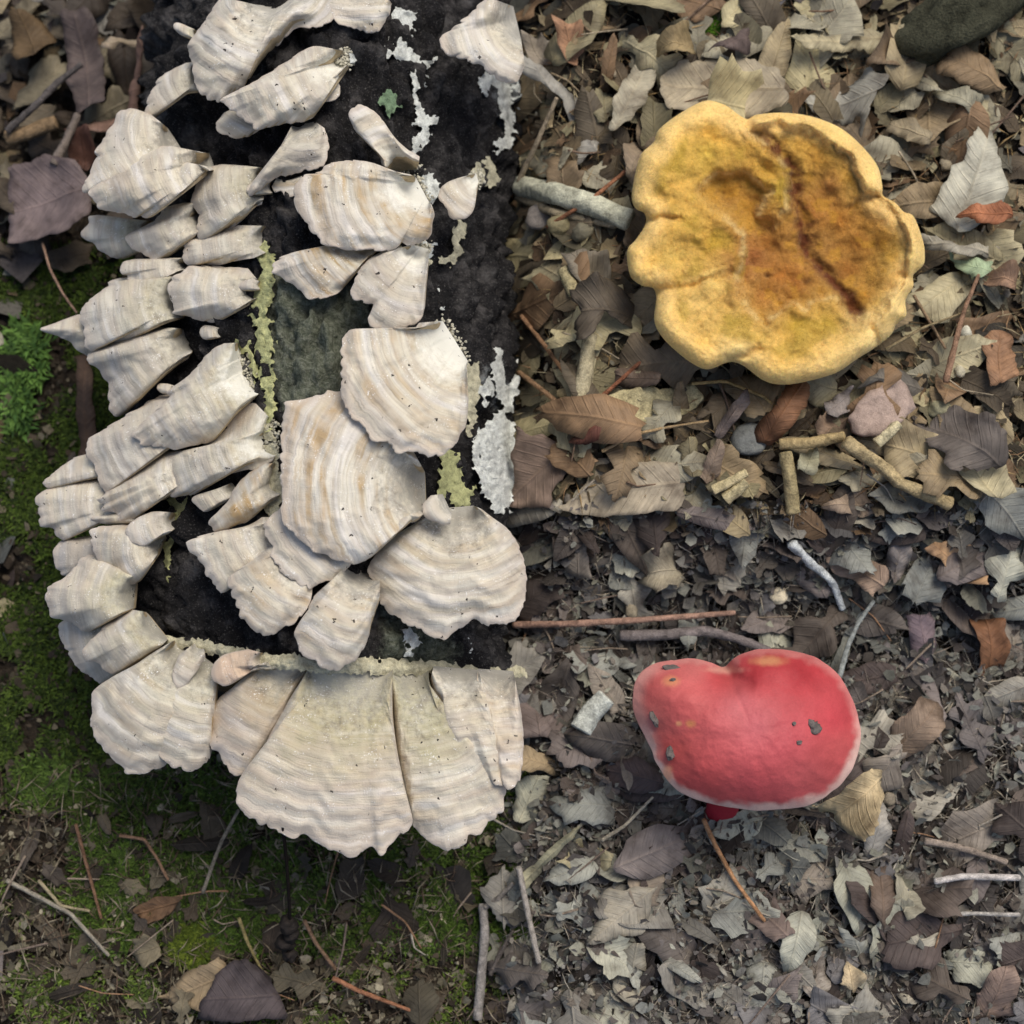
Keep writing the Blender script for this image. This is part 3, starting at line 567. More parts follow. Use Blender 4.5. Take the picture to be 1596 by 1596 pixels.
    for q in ('tan', 'green', 'grey', 'peach', 'wb', 'dirt'): at[q] = op.get(q, {'tan': .22, 'green': .15, 'grey': 0, 'peach': 0, 'wb': .35, 'dirt': 0.15 if op.get('wb') else 0.75}[q])
    mesh_obj('cap', top.reshape(-1, 3), grid_faces(nt+2, ns)[:, ::-1].copy(), M['bracket'], root, loc, attrs=at, uv=UVs)
    if op.get('wb', 0) >= 1:
        fv, ff = ICO1; VV = []; FF = []
        nl = 170
        for q_ in range(nl):
            f = rng.random(); jt = rng.normal(0, 4.5, 2)+np.array([0, 0])
            bp = np.array(B0)*(1-f)+np.array(B1)*f + jt + (np.array(mp).mean(0)-np.array(B0))*rng.uniform(-.05, .13)
            pz = at_log(bp[0], bp[1], 0.0)[2]; pz = max(pz, zb-0.016)+rng.uniform(0, .0035)
            rr_ = rng.uniform(0.0003, 0.0010)
            VV.append(fv*rr_*(1+rng.normal(0, .22, (len(fv), 1)))*[1, 1, .7] + ray(bp[0], bp[1], pz)); FF += [tuple(i+q_*len(fv) for i in f_) for f_ in ff]
        VV = np.concatenate(VV)
        mesh_obj('white_fluff', VV, FF, M['crust'], root, loc, cols=lin((216, 212, 192))[None]*rng.uniform(.75, 1.05, (len(VV), 1)))
    pc = lin((196, 178, 146))[None]*(0.8+0.4*fbm(P[..., 0]/12, P[..., 1]/12, 90, 2)).reshape(-1, 1)
    mesh_obj('pore_surface', bot.reshape(-1, 3), grid_faces(nt, ns), M['pore'], root, loc, cols=pc)
for i, b in enumerate(BR): build_bracket(i, *b)

# ------------------------------------------------------------------ the yellow mushroom
def idw(x, y, table, p=2.6):
    num = np.zeros(np.shape(x)+(3,)); den = np.zeros(np.shape(x))
    for (cx, cy, col) in table:
        w = 1.0/(np.hypot(x-cx, y-cy)+6)**p
        num += w[..., None]*lin(col); den += w
    return num/den[..., None]
YOUT = [(1103, 157), (1130, 164), (1150, 178), (1165, 186), (1180, 179), (1220, 176), (1265, 182), (1310, 200), (1345, 230), (1368, 260), (1375, 290), (1376, 305), (1395, 316), (1408, 330), (1424, 338), (1438, 375), (1441, 400), (1438, 414), (1423, 429), (1423, 446), (1411, 468), (1412, 492), (1397, 505), (1388, 522), (1363, 542), (1336, 559), (1302, 581), (1253, 595), (1217, 599), (1189, 592), (1159, 570), (1137, 564), (1106, 575), (1084, 569), (1054, 547), (1030, 522), (1020, 498), (1023, 466), (1018, 449), (1001, 445), (984, 432), (978, 407), (979, 387), (991, 374), (1006, 350), (1005, 333), (991, 325), (985, 306), (991, 268), (1000, 240), (1019, 222), (1026, 204), (1048, 185), (1079, 166)]
BASIN = [(1180, 205), (1215, 192), (1280, 215), (1320, 245), (1345, 300), (1395, 330), (1412, 390), (1395, 450), (1365, 490), (1330, 490), (1300, 465), (1270, 460), (1255, 477), (1230, 470), (1190, 500), (1160, 470), (1152, 430), (1163, 400), (1165, 370), (1150, 345), (1120, 330), (1090, 300), (1110, 275), (1160, 268), (1195, 300), (1180, 340), (1205, 354), (1230, 325), (1230, 262), (1205, 235)]
MAROON = [(1180, 205), (1205, 228), (1235, 258), (1242, 300), (1252, 350), (1258, 395), (1285, 425), (1310, 450), (1335, 490)]
YCOL = [
 (1110, 172, (244, 200, 104)), (1060, 195, (244, 198, 100)), (1010, 250, (244, 198, 104)), (998, 300, (246, 202, 112)), (990, 400, (250, 200, 96)), (1030, 500, (252, 208, 118)), (1090, 555, (252, 204, 106)), (1150, 550, (248, 220, 146)), (1220, 580, (252, 206, 110)), (1290, 560, (250, 210, 124)), (1350, 530, (246, 220, 150)), (1395, 480, (240, 214, 140)), (1420, 400, (246, 216, 132)), (1360, 270, (246, 216, 130)), (1300, 205, (240, 204, 110)), (1220, 190, (232, 186, 92)),
 (1110, 210, (214, 166, 70)), (1060, 245, (196, 160, 72)), (1040, 300, (214, 172, 82)), (1100, 240, (212, 178, 76)), (1075, 350, (212, 172, 80)), (1050, 400, (222, 186, 96)), (1110, 380, (200, 158, 62)), (1110, 440, (224, 190, 108)), (1080, 480, (226, 190, 110)), (1140, 500, (206, 172, 86)), (1180, 530, (216, 178, 88)), (1240, 510, (204, 166, 66)), (1290, 500, (206, 168, 72)), (1340, 515, (236, 202, 124)), (1215, 290, (208, 172, 72)), (1200, 270, (204, 160, 64)),
 (1140, 295, (168, 116, 46)), (1170, 320, (176, 122, 50)), (1200, 380, (172, 112, 48)), (1215, 430, (182, 116, 48)), (1180, 400, (158, 96, 50)), (1240, 440, (176, 110, 44)), (1160, 410, (168, 108, 66)), (1190, 460, (184, 124, 58)),
 (1290, 290, (168, 112, 56)), (1280, 245, (204, 150, 62)), (1310, 340, (178, 116, 44)), (1340, 380, (172, 112, 44)), (1370, 370, (190, 136, 54)), (1320, 420, (166, 108, 46)), (1360, 430, (186, 136, 54)), (1390, 400, (196, 150, 62)), (1290, 380, (178, 128, 64)), (1330, 270, (196, 148, 66)), (1260, 220, (210, 162, 72)), (1345, 460, (196, 140, 54)), (1270, 330, (174, 114, 50)),
]
def mat_yellow():
    t = NT('velvety_yellow_cap'); co = t.n('TexCoord'); ob = co.outputs['Object']; ca = t.attr('Col')
    n1 = t.noise(130, 5, 0.65, ob); n2 = t.noise(700, 4, 0.7, ob); n3 = t.noise(2600, 2, 0.6, ob)
    d = t.mix(1.0, ca.outputs[0], t.ramp(n1.outputs[0], [(0.3, (0.86, 0.85, 0.80)), (0.5, G(1)), (0.72, (1.1, 1.1, 1.12))]).outputs[0], 'MULTIPLY')
    d = t.mix(1.0, d, t.ramp(n2.outputs[0], [(0.3, G(0.84)), (0.5, G(1)), (0.7, G(1.12))]).outputs[0], 'MULTIPLY')
    sp = t.ramp(n3.outputs[0], [(0.62, G(0)), (0.70, G(0.6))]).outputs[0]
    d = t.mix(t.math('MULTIPLY', sp, t.attr('basin').outputs['Fac']), d, (0.12, 0.055, 0.02))
    h = t.math('ADD', t.math('MULTIPLY', n1.outputs[0], 0.7), t.math('ADD', t.math('MULTIPLY', n2.outputs[0], 0.55), t.math('MULTIPLY', n3.outputs[0], 0.3)))
    t.bump(h, 0.8, 0.0012)
    t.b.inputs['Sheen Weight'].default_value = 0.25; t.b.inputs['Sheen Roughness'].default_value = 0.5
    t.b.inputs['Sheen Tint'].default_value = (1, 0.85, 0.5, 1)
    t.b.inputs['Subsurface Weight'].default_value = 0.15; t.b.inputs['Subsurface Radius'].default_value = (0.003, 0.0016, 0.0006); t.b.inputs['Subsurface Scale'].default_value = 1.0
    return t.fin(d, 0.95, 0.1)
M['yellow'] = mat_yellow()
def build_yellow():
    na, nt = 460, 190
    cx, cy = 1215, 385
    out = smooth_poly(YOUT, na)
    tt = np.linspace(0, 1, nt)**0.8
    P = np.array([cx, cy])[None, None] + (out-np.array([cx, cy]))[None]*tt[:, None, None]
    x, y = P[..., 0], P[..., 1]
    T = np.broadcast_to(tt[:, None], x.shape)
    wx = x + 14*(fbm(x/22, y/22, 101, 3)-0.5); wy = y + 14*(fbm(x/22, y/22, 102, 3)-0.5)
    sd = sdist(BASIN, wx, wy)                   # >0 inside the brown basin
    edge = dist_line(out, x, y, True)           # px to the rim
    roll = np.sqrt(np.clip(1-(1-np.clip(edge/26, 0, 1))**2, 0, 1))
    z = 0.043 + 0.011*roll
    z += 0.005*sstep(26, 90, edge)*0 - 0.004*sstep(30, 150, edge)
    z += -0.0058*sstep(-12, 9, sd) - 0.003*sstep(10, 60, sd)
    z += 0.0016*np.exp(-((sd+13)/9)**2)         # raised lip of the lobes
    dm = dist_line(MAROON, wx, wy)
    z -= 0.0030*np.exp(-(dm/10)**2)*(0.5+fbm(x/25, y/25, 147, 2))
    z += 0.008*(fbm(x/70, y/70, 110, 2)-0.5) + 0.0042*(fbm(x/24, y/24, 113, 2)-0.5)*sstep(10, 45, edge) + 0.0007*(fbm(x/7, y/7, 117, 2)-0.5)
    g1 = dist_line([(1300, 222), (1325, 250), (1342, 300)], wx, wy); g2 = dist_line([(1365, 310), (1398, 335), (1414, 385), (1402, 450)], wx, wy)
    z -= 0.002*np.exp(-(np.minimum(g1, g2)/4)**2)
    # folds where the lobes of the rim meet
    for ln_ in ([(1165, 190), (1190, 230)], [(1376, 306), (1330, 320)], [(1008, 342), (1060, 340)], [(1022, 455), (1100, 440), (1140, 425)], [(1140, 562), (1180, 545)], [(1366, 540), (1360, 505)], [(1423, 440), (1400, 430)]):
        z -= 0.0034*np.exp(-(dist_line(ln_, wx, wy)/7)**2)
    for (hx, hy, hr) in ((1195, 430, 5), (1258, 437, 9), (1200, 345, 8)):
        z -= 0.0016*np.exp(-((wx-hx)**2+(wy-hy)**2)/hr**2)
    col = idw(wx, wy, YCOL)
    n = fbm(x/16, y/16, 121, 4)[..., None]
    col = col*(0.80+0.40*n); g_ = col.mean(-1, keepdims=True); col = (col*0.97+g_*0.03)*1.0
    bsn = sstep(-10, 12, sd)[..., None]; g_ = col.mean(-1, keepdims=True); col = col*(1-bsn)+bsn*(col*np.array([0.98, 1.0, 0.9])+g_*0.02)*0.92
    stk = fbm(np.arctan2(y-cy, x-cx)*26, np.hypot(x-cx, y-cy)/30, 161, 3)[..., None]; col = col*(0.86+0.28*stk)
    spk = sstep(0.60, 0.72, fbm(x/5, y/5, 181, 3))[..., None]*sstep(-25, 5, sd)[..., None]*0.25; col = col*(1-spk)+spk*lin((120, 74, 30))
    gold = sstep(0.52, 0.7, fbm(x/20, y/20, 183, 3))[..., None]*bsn*0.5; col = col*(1-gold)+gold*lin((196, 148, 56))
    olive = sstep(0.5, 0.72, fbm(x/34, y/34, 131, 3))*(sd < 4)*sstep(18, 42, edge)
    col = col*(1-0.45*olive[..., None]) + 0.45*olive[..., None]*lin((168, 142, 48))
    mr = np.exp(-(dm/(6+9*fbm(x/26, y/26, 143, 2)))**2)*(0.38+0.62*sstep(0.25, 0.6, fbm(x/17, y/17, 141, 4))) + 0.35*np.exp(-(dm/22)**2)*sstep(0.45, 0.7, fbm(x/10, y/10, 145, 3)); mr = np.clip(mr, 0, 0.92)[..., None]
    col = col*(1-mr) + mr*lin((96, 46, 30))
    gl = (np.exp(-(np.minimum(g1, g2)/3.2)**2)*0.75)[..., None]; col = col*(1-gl)+gl*lin((98, 82, 44))
    lip = (np.exp(-((sd+4)/4)**2)*0.55*sstep(0.35, 0.6, fbm(x/30, y/30, 151, 2)))[..., None]; col = col*(1-lip)+lip*lin((232, 206, 140))
    for (hx, hy, hr) in ((1195, 430, 4), (1258, 437, 6)):
        w = 0.7*np.exp(-((wx-hx)**2+(wy-hy)**2*1.6)/hr**2)[..., None]; col = col*(1-w)+w*lin((84, 50, 28))
    rimw = sstep(46, 14, edge+10*(fbm(x/20, y/20, 171, 2)-0.5))[..., None]*0.62; col = col*(1-rimw)+rimw*lin((255, 220, 148))
    V = ray(x, y, z)
    # roll the rim under
    rows = [V]; cols = [col]
    cen = np.array([cx, cy])
    for sc, zz in ((1.002, -0.003), (0.998, -0.0065), (0.985, -0.0095), (0.96, -0.011)):
        q = cen + (out-cen)*sc; rows.append(ray(q[:, 0], q[:, 1], z[-1]+zz)[None]); cols.append(col[-1:]*1.0)
    A = np.concatenate(rows, 0); K = np.concatenate(cols, 0)
    loc = at_ground(1225, 560, 0.0)
    root = empty('yellow_mushroom', loc)
    tag(root, 'broad velvety yellow mushroom with lobed rim and brown sunken middle', 'mushroom')
    bas = np.concatenate([sstep(-5, 10, sd)]+[np.zeros((1, na))]*4, 0)
    nr = A.shape[0]
    F = grid_faces(nr, na, True)
    mesh_obj('cap', A.reshape(-1, 3), F[:, ::-1].copy(), M['yellow'], root, loc, cols=K.reshape(-1, 3), attrs={'basin': bas.ravel()})
    # underside
    fr = np.linspace(0.96, 0.1, 14)
    U = []
    for f in fr:
        q = cen + (out-cen)*f; U.append(ray(q[:, 0], q[:, 1], z[-1]-0.011-0.016*(0.96-f)))
    U = np.array(U)
    mesh_obj('pore_surface', U.reshape(-1, 3), grid_faces(14, na, True), M['pore'], root, loc, cols=lin((190, 170, 80)))
    # stem
    b = at_ground(1228, 640, -0.004); tpt = ray(1215, 430, 0.026)
    n_, m_ = 16, 28; S = []
    for i in range(n_):
        f = i/(n_-1); c = b*(1-f)+tpt*f; a = np.linspace(0, 2*np.pi, m_, endpoint=False)
        r = (0.016-0.004*f+0.010*f**4)*(1+0.2*(vn(a*2, a*0+f*4, 5)-0.5))
        S.append(np.c_[c[0]+r*np.cos(a), c[1]+r*np.sin(a), np.full(m_, c[2])])
    S = np.array(S)
    mesh_obj('stem', S.reshape(-1, 3), grid_faces(n_, m_, True), M['yellow'], root, loc, cols=lin((138, 92, 54)), attrs={'basin': 0.5})
    # short velvet fuzz standing on the cap
    NF = 110000
    ii = rng.integers(5, nt-1, NF); jj = rng.integers(0, na, NF)
    keep = rng.random(NF) < (tt[ii]); ii, jj = ii[keep], jj[keep]
    p = V[ii, jj] + rng.normal(0, 0.0003, (len(ii), 3))*[1, 1, 0]
    d = rng.normal(0, 0.5, (len(ii), 3)); d[:, 2] = 0.8; d /= np.linalg.norm(d, axis=1)[:, None]
    L = (rng.uniform(0.0006, 0.0015, len(ii))*(1+1.2*np.exp(-((sd[ii, jj]+4)/7)**2)))[:, None]
    sdv = np.cross(d, rng.normal(0, 1, d.shape)); sdv /= np.linalg.norm(sdv, axis=1)[:, None]
    w = 0.00006
    FV = np.stack([p-sdv*w-d*0.0003, p+sdv*w-d*0.0003, p+d*L], 1).reshape(-1, 3)
    fc = np.repeat(np.clip(col[ii, jj]*rng.uniform(0.8, 1.45, (len(ii), 1)), 0, 0.95), 3, 0)
    o = mesh_obj('velvet_fuzz', FV, np.arange(len(FV)).reshape(-1, 3), M['flake'], root, loc, cols=fc, smooth=False)
    tag(o, kind='stuff')
build_yellow()

# ------------------------------------------------------------------ the red mushroom
ROUT = [(1050, 1029), (1080, 1026), (1108, 1033), (1128, 1040), (1142, 1028), (1165, 1016), (1200, 1011), (1240, 1015), (1280, 1030), (1310, 1057), (1330, 1095), (1341, 1135), (1338, 1170), (1325, 1203), (1300, 1232), (1262, 1254), (1220, 1261), (1180, 1263), (1140, 1258), (1100, 1250), (1070, 1240), (1045, 1222), (1026, 1195), (1011, 1160), (996, 1130), (986, 1100), (988, 1070), (1000, 1047), (1022, 1034)]
RCOL = [(1180, 1130, (218, 104, 114)), (1150, 1100, (218, 108, 116)), (1230, 1150, (212, 84, 96)), (1300, 1120, (204, 64, 76)), (1250, 1050, (184, 40, 52)), (1180, 1050, (186, 44, 54)), (1120, 1060, (206, 74, 80)), (1060, 1100, (214, 92, 94)), (1020, 1080, (214, 98, 98)), (1010, 1120, (218, 116, 112)), (1050, 1170, (212, 84, 80)), (1100, 1210, (214, 82, 86)), (1180, 1220, (214, 84, 92)), (1260, 1210, (216, 94, 100)), (1310, 1170, (214, 88, 92)), (1080, 1040, (216, 110, 110)), (1220, 1020, (198, 56, 64))]  # pinker middle tones put the cap's highlight into its colour
def mat_red():
    t = NT('red_cap_skin'); co = t.n('TexCoord'); ob = co.outputs['Object']; ca = t.attr('Col')
    n1 = t.noise(60, 4, 0.6, ob); n2 = t.noise(1100, 3, 0.6, ob)
    d = t.mix(1.0, ca.outputs[0], t.ramp(n1.outputs[0], [(0.3, (0.86, 0.80, 0.80)), (0.7, (1.08, 1.05, 1.05))]).outputs[0], 'MULTIPLY')
    d = t.mix(1.0, d, t.ramp(n2.outputs[0], [(0.3, G(0.92)), (0.7, G(1.06))]).outputs[0], 'MULTIPLY')
    t.bump(t.math('ADD', t.math('MULTIPLY', n2.outputs[0], 0.3), n1.outputs[0]), 0.5, 0.0008)
    return t.fin(d, 0.60, 0.3)
M['red'] = mat_red()
def build_red():
    na, nt = 320, 130; cx, cy = 1175, 1140; cen = np.array([cx, cy])
    out = smooth_poly(ROUT, na)
    j = np.arange(na); out = out + ((vn(j/5, j*0, 7)-0.5)*2.0)[:, None]*(out-cen)/np.linalg.norm(out-cen, axis=1)[:, None]
    tt = np.linspace(0, 1, nt)**0.75
    P = cen + (out-cen)[None]*tt[:, None, None]; x, y = P[..., 0], P[..., 1]
    T = np.broadcast_to(tt[:, None], x.shape)
    z = 0.028 + 0.026*(1-T**2.5)
    z += 0.004*(fbm(x/90, y/90, 201, 2)-0.5) + 0.0009*(fbm(x/16, y/16, 203, 3)-0.5)
    # the fold that runs in from the notch, and the pinched left lip
    fold = dist_line([(1128, 1036), (1142, 1056), (1165, 1072)], x, y)
    z -= 0.009*np.exp(-(fold/12)**2)*sstep(1085, 1030, y)
    z += 0.003*np.exp(-(((x-1040)/40)**2+((y-1080)/45)**2))
    z += 0.003*np.exp(-(((x-1215)/50)**2+((y-1040)/22)**2))
    edge = dist_line(out, x, y, True)
    col = idw(x, y, RCOL)*(0.9+0.2*fbm(x/40, y/40, 211, 3))[..., None]
    rim = sstep(15, 3, edge+15*(fbm(x/20, y/20, 213, 3)-0.5))*(0.25+0.75*sstep(1090, 1180, y))
    lip = sstep(26, 6, edge)*sstep(1060, 1000, x)*0.45
    rim = np.clip(np.maximum(rim, lip), 0, 1)[..., None]
    col = col*(1-rim)+rim*lin((244, 204, 196))
    for (sx, sy, rx, ry, c) in ((1046, 1062, 13, 8, (240, 168, 110)), (1076, 1128, 7, 6, (240, 170, 90)), (1198, 1030, 24, 7, (240, 180, 120)), (1130, 1044, 26, 5, (240, 180, 160)), (1058, 1128, 5, 4, (236, 180, 120)), (1040, 1205, 8, 12, (238, 160, 110))):
        w = sstep(1.6, 0.3, np.hypot((x-sx)/rx, (y-sy)/ry)+0.5*(fbm(x/7, y/7, 221, 2)-0.5))[..., None]*0.6
        col = col*(1-w)+w*lin(c)
    col = col*np.array([0.97, 0.98, 0.90])*0.78+col.mean(-1, keepdims=True)*0.08
    V = ray(x, y, z)
    loc = at_ground(1130, 1280, 0.0); root = empty('red_mushroom', loc)
    tag(root, 'smooth red kidney-shaped mushroom with pale rim and short red stem', 'mushroom')
    rows = [V]; cols = [col]; pale = np.tile(lin((240, 205, 195)), (1, na, 1))
    for sc, zz in ((1.001, -0.0015), (0.995, -0.003), (0.975, -0.004)):
        q = cen+(out-cen)*sc; rows.append(ray(q[:, 0], q[:, 1], z[-1]+zz)[None]); cols.append(pale)
    A = np.concatenate(rows); K = np.concatenate(cols)
    mesh_obj('cap', A.reshape(-1, 3), grid_faces(len(A), na, True)[:, ::-1].copy(), M['red'], root, loc, cols=K.reshape(-1, 3))
    U = []
    for f in np.linspace(0.975, 0.12, 10):
        q = cen+(out-cen)*f; U.append(ray(q[:, 0], q[:, 1], z[-1]-0.004-0.004*(0.975-f)))
    mesh_obj('pore_surface', np.array(U).reshape(-1, 3), grid_faces(10, na, True), M['pore'], root, loc, cols=lin((226, 200, 110)))
    b = at_ground(1120, 1274, -0.004); tp = ray(1150, 1190, 0.022); S = []
    m_ = 26
    for i in range(14):
        f = i/13; c = b*(1-f)+tp*f; a = np.linspace(0, 2*np.pi, m_, endpoint=False)
        r = (0.0078-0.001*f+0.004*f**5)*(1+0.12*(vn(a*2, a*0+f*5, 8)-0.5))
        S.append(np.c_[c[0]+r*np.cos(a), c[1]+r*np.sin(a)*0.9, np.full(m_, c[2])])
    mesh_obj('stem', np.array(S).reshape(-1, 3), grid_faces(14, m_, True), M['red'], root, loc, cols=lin((176, 40, 56)))
    # crumbs of dirt stuck on the cap: each a thing lying on it
    spots = [(1044, 1041, 12, 5, 0), (1021, 1121, 6, 11, .3), (1046, 1172, 6, 11, -.3), (1268, 1133, 9, 10, .4), (1236, 1128, 3, 3, 0), (1245, 1157, 4, 3, 0), (1048, 1060, 5, 3, 0)]
    for (sx, sy, rx, ry, an) in spots:
        k = np.argmin(np.hypot(x-sx, y-sy)); p = V.reshape(-1, 3)[k]
        crumb('dirt_crumb', p+[0, 0, 0.0005], rx*PXM, ry*PXM, an, (92, 86, 82), 'small dark dirt crumb stuck on the red mushroom cap', 'dirt crumb', 'dirt crumbs on the red cap', .35, ICO3, .75)
ICO2 = ico(2); ICO3 = ico(3)
def crumb(name, p, rx, ry, an, c, label, cat, group=None, flat=0.4, icoV=ICO2, amp=0.35, mat='stone'):
    V, F = icoV; s = random.random()*100
    n = 1+amp*2*(np.array([fbm(V[:, 0]*1.3+s, V[:, 1]*1.3+V[:, 2]*1.7, 300, 3)])[0]-0.5)
    Q = V*n[:, None]*[rx, ry, (rx+ry)/2*flat]
    ca, sa = math.cos(an), math.sin(an)
    Q = np.c_[Q[:, 0]*ca-Q[:, 1]*sa, Q[:, 0]*sa+Q[:, 1]*ca, Q[:, 2]]
    col = lin(c)[None]*(0.7+0.6*n)[:, None]
    return tag(mesh_obj(name, Q+p, F, M[mat], None, p, cols=col), label, cat, group)
build_red()

# ------------------------------------------------------------------ leaves
def leaf_mesh(name, poly, c, lift_fn, spacing, parent=None, loc=None, axis=None, thick=0.00035, mat='leaf'):
    """poly: world xy outline; lift_fn(u,v,x,y)->z; u along the long axis 0..1, v across"""
    V2, F = poly_sheet(poly, spacing)
    cen = poly.mean(0); q = poly-cen
    if axis is None:
        w, e = np.linalg.eigh(q.T@q); axis = e[:, 1]
    nrm = np.array([-axis[1], axis[0]])
    pu = q@axis; L = np.ptp(pu)
    u = ((V2-cen)@axis-pu.min())/L; v = ((V2-cen)@nrm)/L
    z = lift_fn(u, v, V2[:, 0], V2[:, 1])
    V = np.c_[V2, z]
    tone = (0.8+0.4*fbm(V2[:, 0]*90, V2[:, 1]*90, 400, 3))
    edge = dist_line(poly, V2[:, 0], V2[:, 1], True)
    col = (leafcol(c) if mat == 'leaf' else lin(c))[None]*tone[:, None]*(0.82+0.18*sstep(0, spacing*0.8, edge))[:, None]
    if loc is None: loc = np.array([cen[0], cen[1], z.min()])
    o = mesh_obj(name, V, F, M[mat], parent, loc, cols=col, uv=np.c_[u, v])
    if thick:
        m = o.modifiers.new('thickness', 'SOLIDIFY'); m.thickness = thick; m.offset = 0
    return o
_layer = [0]
def hero_leaf(label, pts, c, lift=9, curl=4, bend=2, fold=0, name='dead_leaf', cat='leaf', group=None, wr=3.4, thick=0.00035, jag=1.3, mat='leaf', sp=9.0):
    """a leaf seen in the photograph: outline in pixels, mm of lift above the soil, curl etc. in mm"""
    if pts[0][0] > 795: lift += 2
    per = sum(math.hypot(pts[i][0]-pts[i-1][0], pts[i][1]-pts[i-1][1]) for i in range(len(pts)))
    nP = max(30, int(per/4.5)); 
    Q = np.array(list(pts)+[pts[0]], float); Lq = np.r_[0, np.cumsum(np.hypot(*np.diff(Q, axis=0).T))]; qq = np.linspace(0, Lq[-1], nP, endpoint=False)
    P = np.c_[np.interp(qq, Lq, Q[:, 0]), np.interp(qq, Lq, Q[:, 1])]; P = 0.5*P+0.25*(np.roll(P, 1, 0)+np.roll(P, -1, 0)); k = np.arange(len(P))
    _layer[0] += 1; sd_ = _layer[0]
    P = P + np.c_[vn(k/1.5, k*0+sd_, 410)-0.5, vn(k/1.5, k*0+sd_, 411)-0.5]*2.6*jag + np.c_[vn(k/5, k*0+sd_, 412)-0.5, vn(k/5, k*0+sd_, 413)-0.5]*8*jag/1.3
    w = at_ground(P[:, 0], P[:, 1], lift/1000)[:, :2]
    base = float(np.mean(ground_z(w[:, 0], w[:, 1])))+lift/1000
    size = np.ptp(w, 0).max()
    def f(u, v, x, y):
        z = base + 1.5*curl/1000*((np.abs(v)*2.2)**2)*(1 if sd_ % 3 else -0.6) + 1.6*bend/1000*np.sin(u*np.pi*1.3+sd_) + fold/1000*np.abs(v)*3
        z = z + wr/1000*(fbm(x/size*3+sd_, y/size*3, 420, 2)-0.5)*2.4
        return z
    o = leaf_mesh(name, w, c, f, sp*PXM, thick=thick, mat=mat)
    return tag(o, label, cat, group)
def tube(name, pts3, r0, r1, c, mat='twig', sides=10, rough=0.18, label=None, cat=None, group=None, parent=None, loc=None, seg=None, kind=None):
    P = np.array(pts3, float)
    n = seg or max(8, len(P)*6)
    L = np.r_[0, np.cumsum(np.linalg.norm(np.diff(P, axis=0), axis=1))]; q = np.linspace(0, L[-1], n)
    # smooth interpolation
    A = np.stack([np.interp(q, L, P[:, i]) for i in range(3)], 1)
    for _ in range(max(1, n//10)):
        B = A.copy(); B[1:-1] = (A[:-2]+2*A[1:-1]+A[2:])/4; A = B
    a = np.linspace(0, 2*np.pi, sides, endpoint=False); rows = []; sd_ = random.random()*50
    for i in range(n):
        t = A[min(i+1, n-1)]-A[max(i-1, 0)]; t /= np.linalg.norm(t)+1e-9
        s = np.cross(t, [0, 0, 1.0]); s = s/np.linalg.norm(s) if np.linalg.norm(s) > 1e-4 else np.array([1., 0, 0]); up = np.cross(s, t)
        f = i/(n-1); r = r0*(1-f)+r1*f
        rr = r*(1+rough*2*(fbm(np.cos(a)*1.5+sd_, np.sin(a)*1.5+q[i]/max(r0, 0.0008)*0.45, 430, 3)-0.5))
        if i in (0, n-1): rr = rr*0.8
        rows.append(A[i]+s[None]*(rr*np.cos(a))[:, None]+up[None]*(rr*np.sin(a))[:, None])
    V = np.concatenate(rows); F = [tuple(x) for x in grid_faces(n, sides, True)]
    F += [tuple(range(sides))[::-1], tuple(range((n-1)*sides, n*sides))]
    if mat == 'twig': c_ = lin(c)*0.8+lin(c).mean()*0.2
    else: c_ = lin(c)
    k = 0.7+0.6*fbm(np.repeat(np.arange(n), sides)/3.0, np.tile(np.arange(sides), n)/2.0+sd_, 440, 3)
    if loc is None: loc = A[0]
    o = mesh_obj(name, V, F, M[mat], parent, loc, cols=c_[None]*k[:, None])
    return tag(o, label, cat, group, kind)
def gtwig(label, pts, r, c, lift=(8, 8), taper=0.7, name='twig', cat='twig', group=None, mat='twig', rough=0.2, sides=10):
    if pts[0][0] > 795 and cat != 'pine needle': lift = (lift[0]+4, lift[1]+4)
    p = [at_ground(x, y, (lift[0]+(lift[1]-lift[0])*i/max(1, len(pts)-1))/1000) for i, (x, y) in enumerate(pts)]
    return tube(name, p, r*PXM, r*PXM*taper, c, mat, sides, rough, label, cat, group, seg=max(12, (7 if sides < 8 else 18)*len(pts)))

# ------------------------------------------------------------------ leaves, chips, stones and twigs one can pick out in the photograph
HL = hero_leaf
# beside the yellow mushroom
HL('long narrow pale grey leaf pointing at the yellow mushroom', [(945, 205), (958, 160), (985, 100), (1004, 62), (1018, 66), (1026, 85), (1020, 120), (1008, 155), (985, 190), (955, 207)], (176, 170, 156), 13, 3, 3)
HL('wide flat grey-tan leaf behind the yellow mushroom', [(1028, 118), (1060, 95), (1110, 83), (1160, 85), (1195, 105), (1225, 130), (1222, 165), (1190, 182), (1130, 178), (1080, 168), (1035, 168)], (172, 160, 142), 11, 2, 2, jag=2)
HL('crescent-shaped bluish-grey curled leaf on the litter', [(808, 132), (850, 118), (888, 125), (925, 148), (942, 190), (932, 228), (910, 240), (888, 234), (886, 218), (906, 204), (897, 180), (878, 152), (850, 142), (808, 154)], (160, 160, 164), 14, 9, 4)
HL('dark grey oval leaf left of the yellow mushroom rim', [(868, 402), (900, 388), (948, 392), (958, 430), (935, 457), (912, 450), (888, 428)], (128, 120, 112), 10, 4, 3)
HL('crumpled dark brown lobed leaf under the yellow mushroom edge', [(888, 455), (930, 445), (975, 458), (1022, 500), (1012, 520), (960, 512), (940, 495), (915, 545), (895, 540), (903, 490)], (98, 88, 80), 9, 9, 5, jag=2.5)
HL('maroon folded leaf on the bark strip', [(884, 684), (930, 655), (962, 628), (970, 650), (955, 676), (930, 692), (902, 692)], (112, 62, 52), 14, 14, 3)
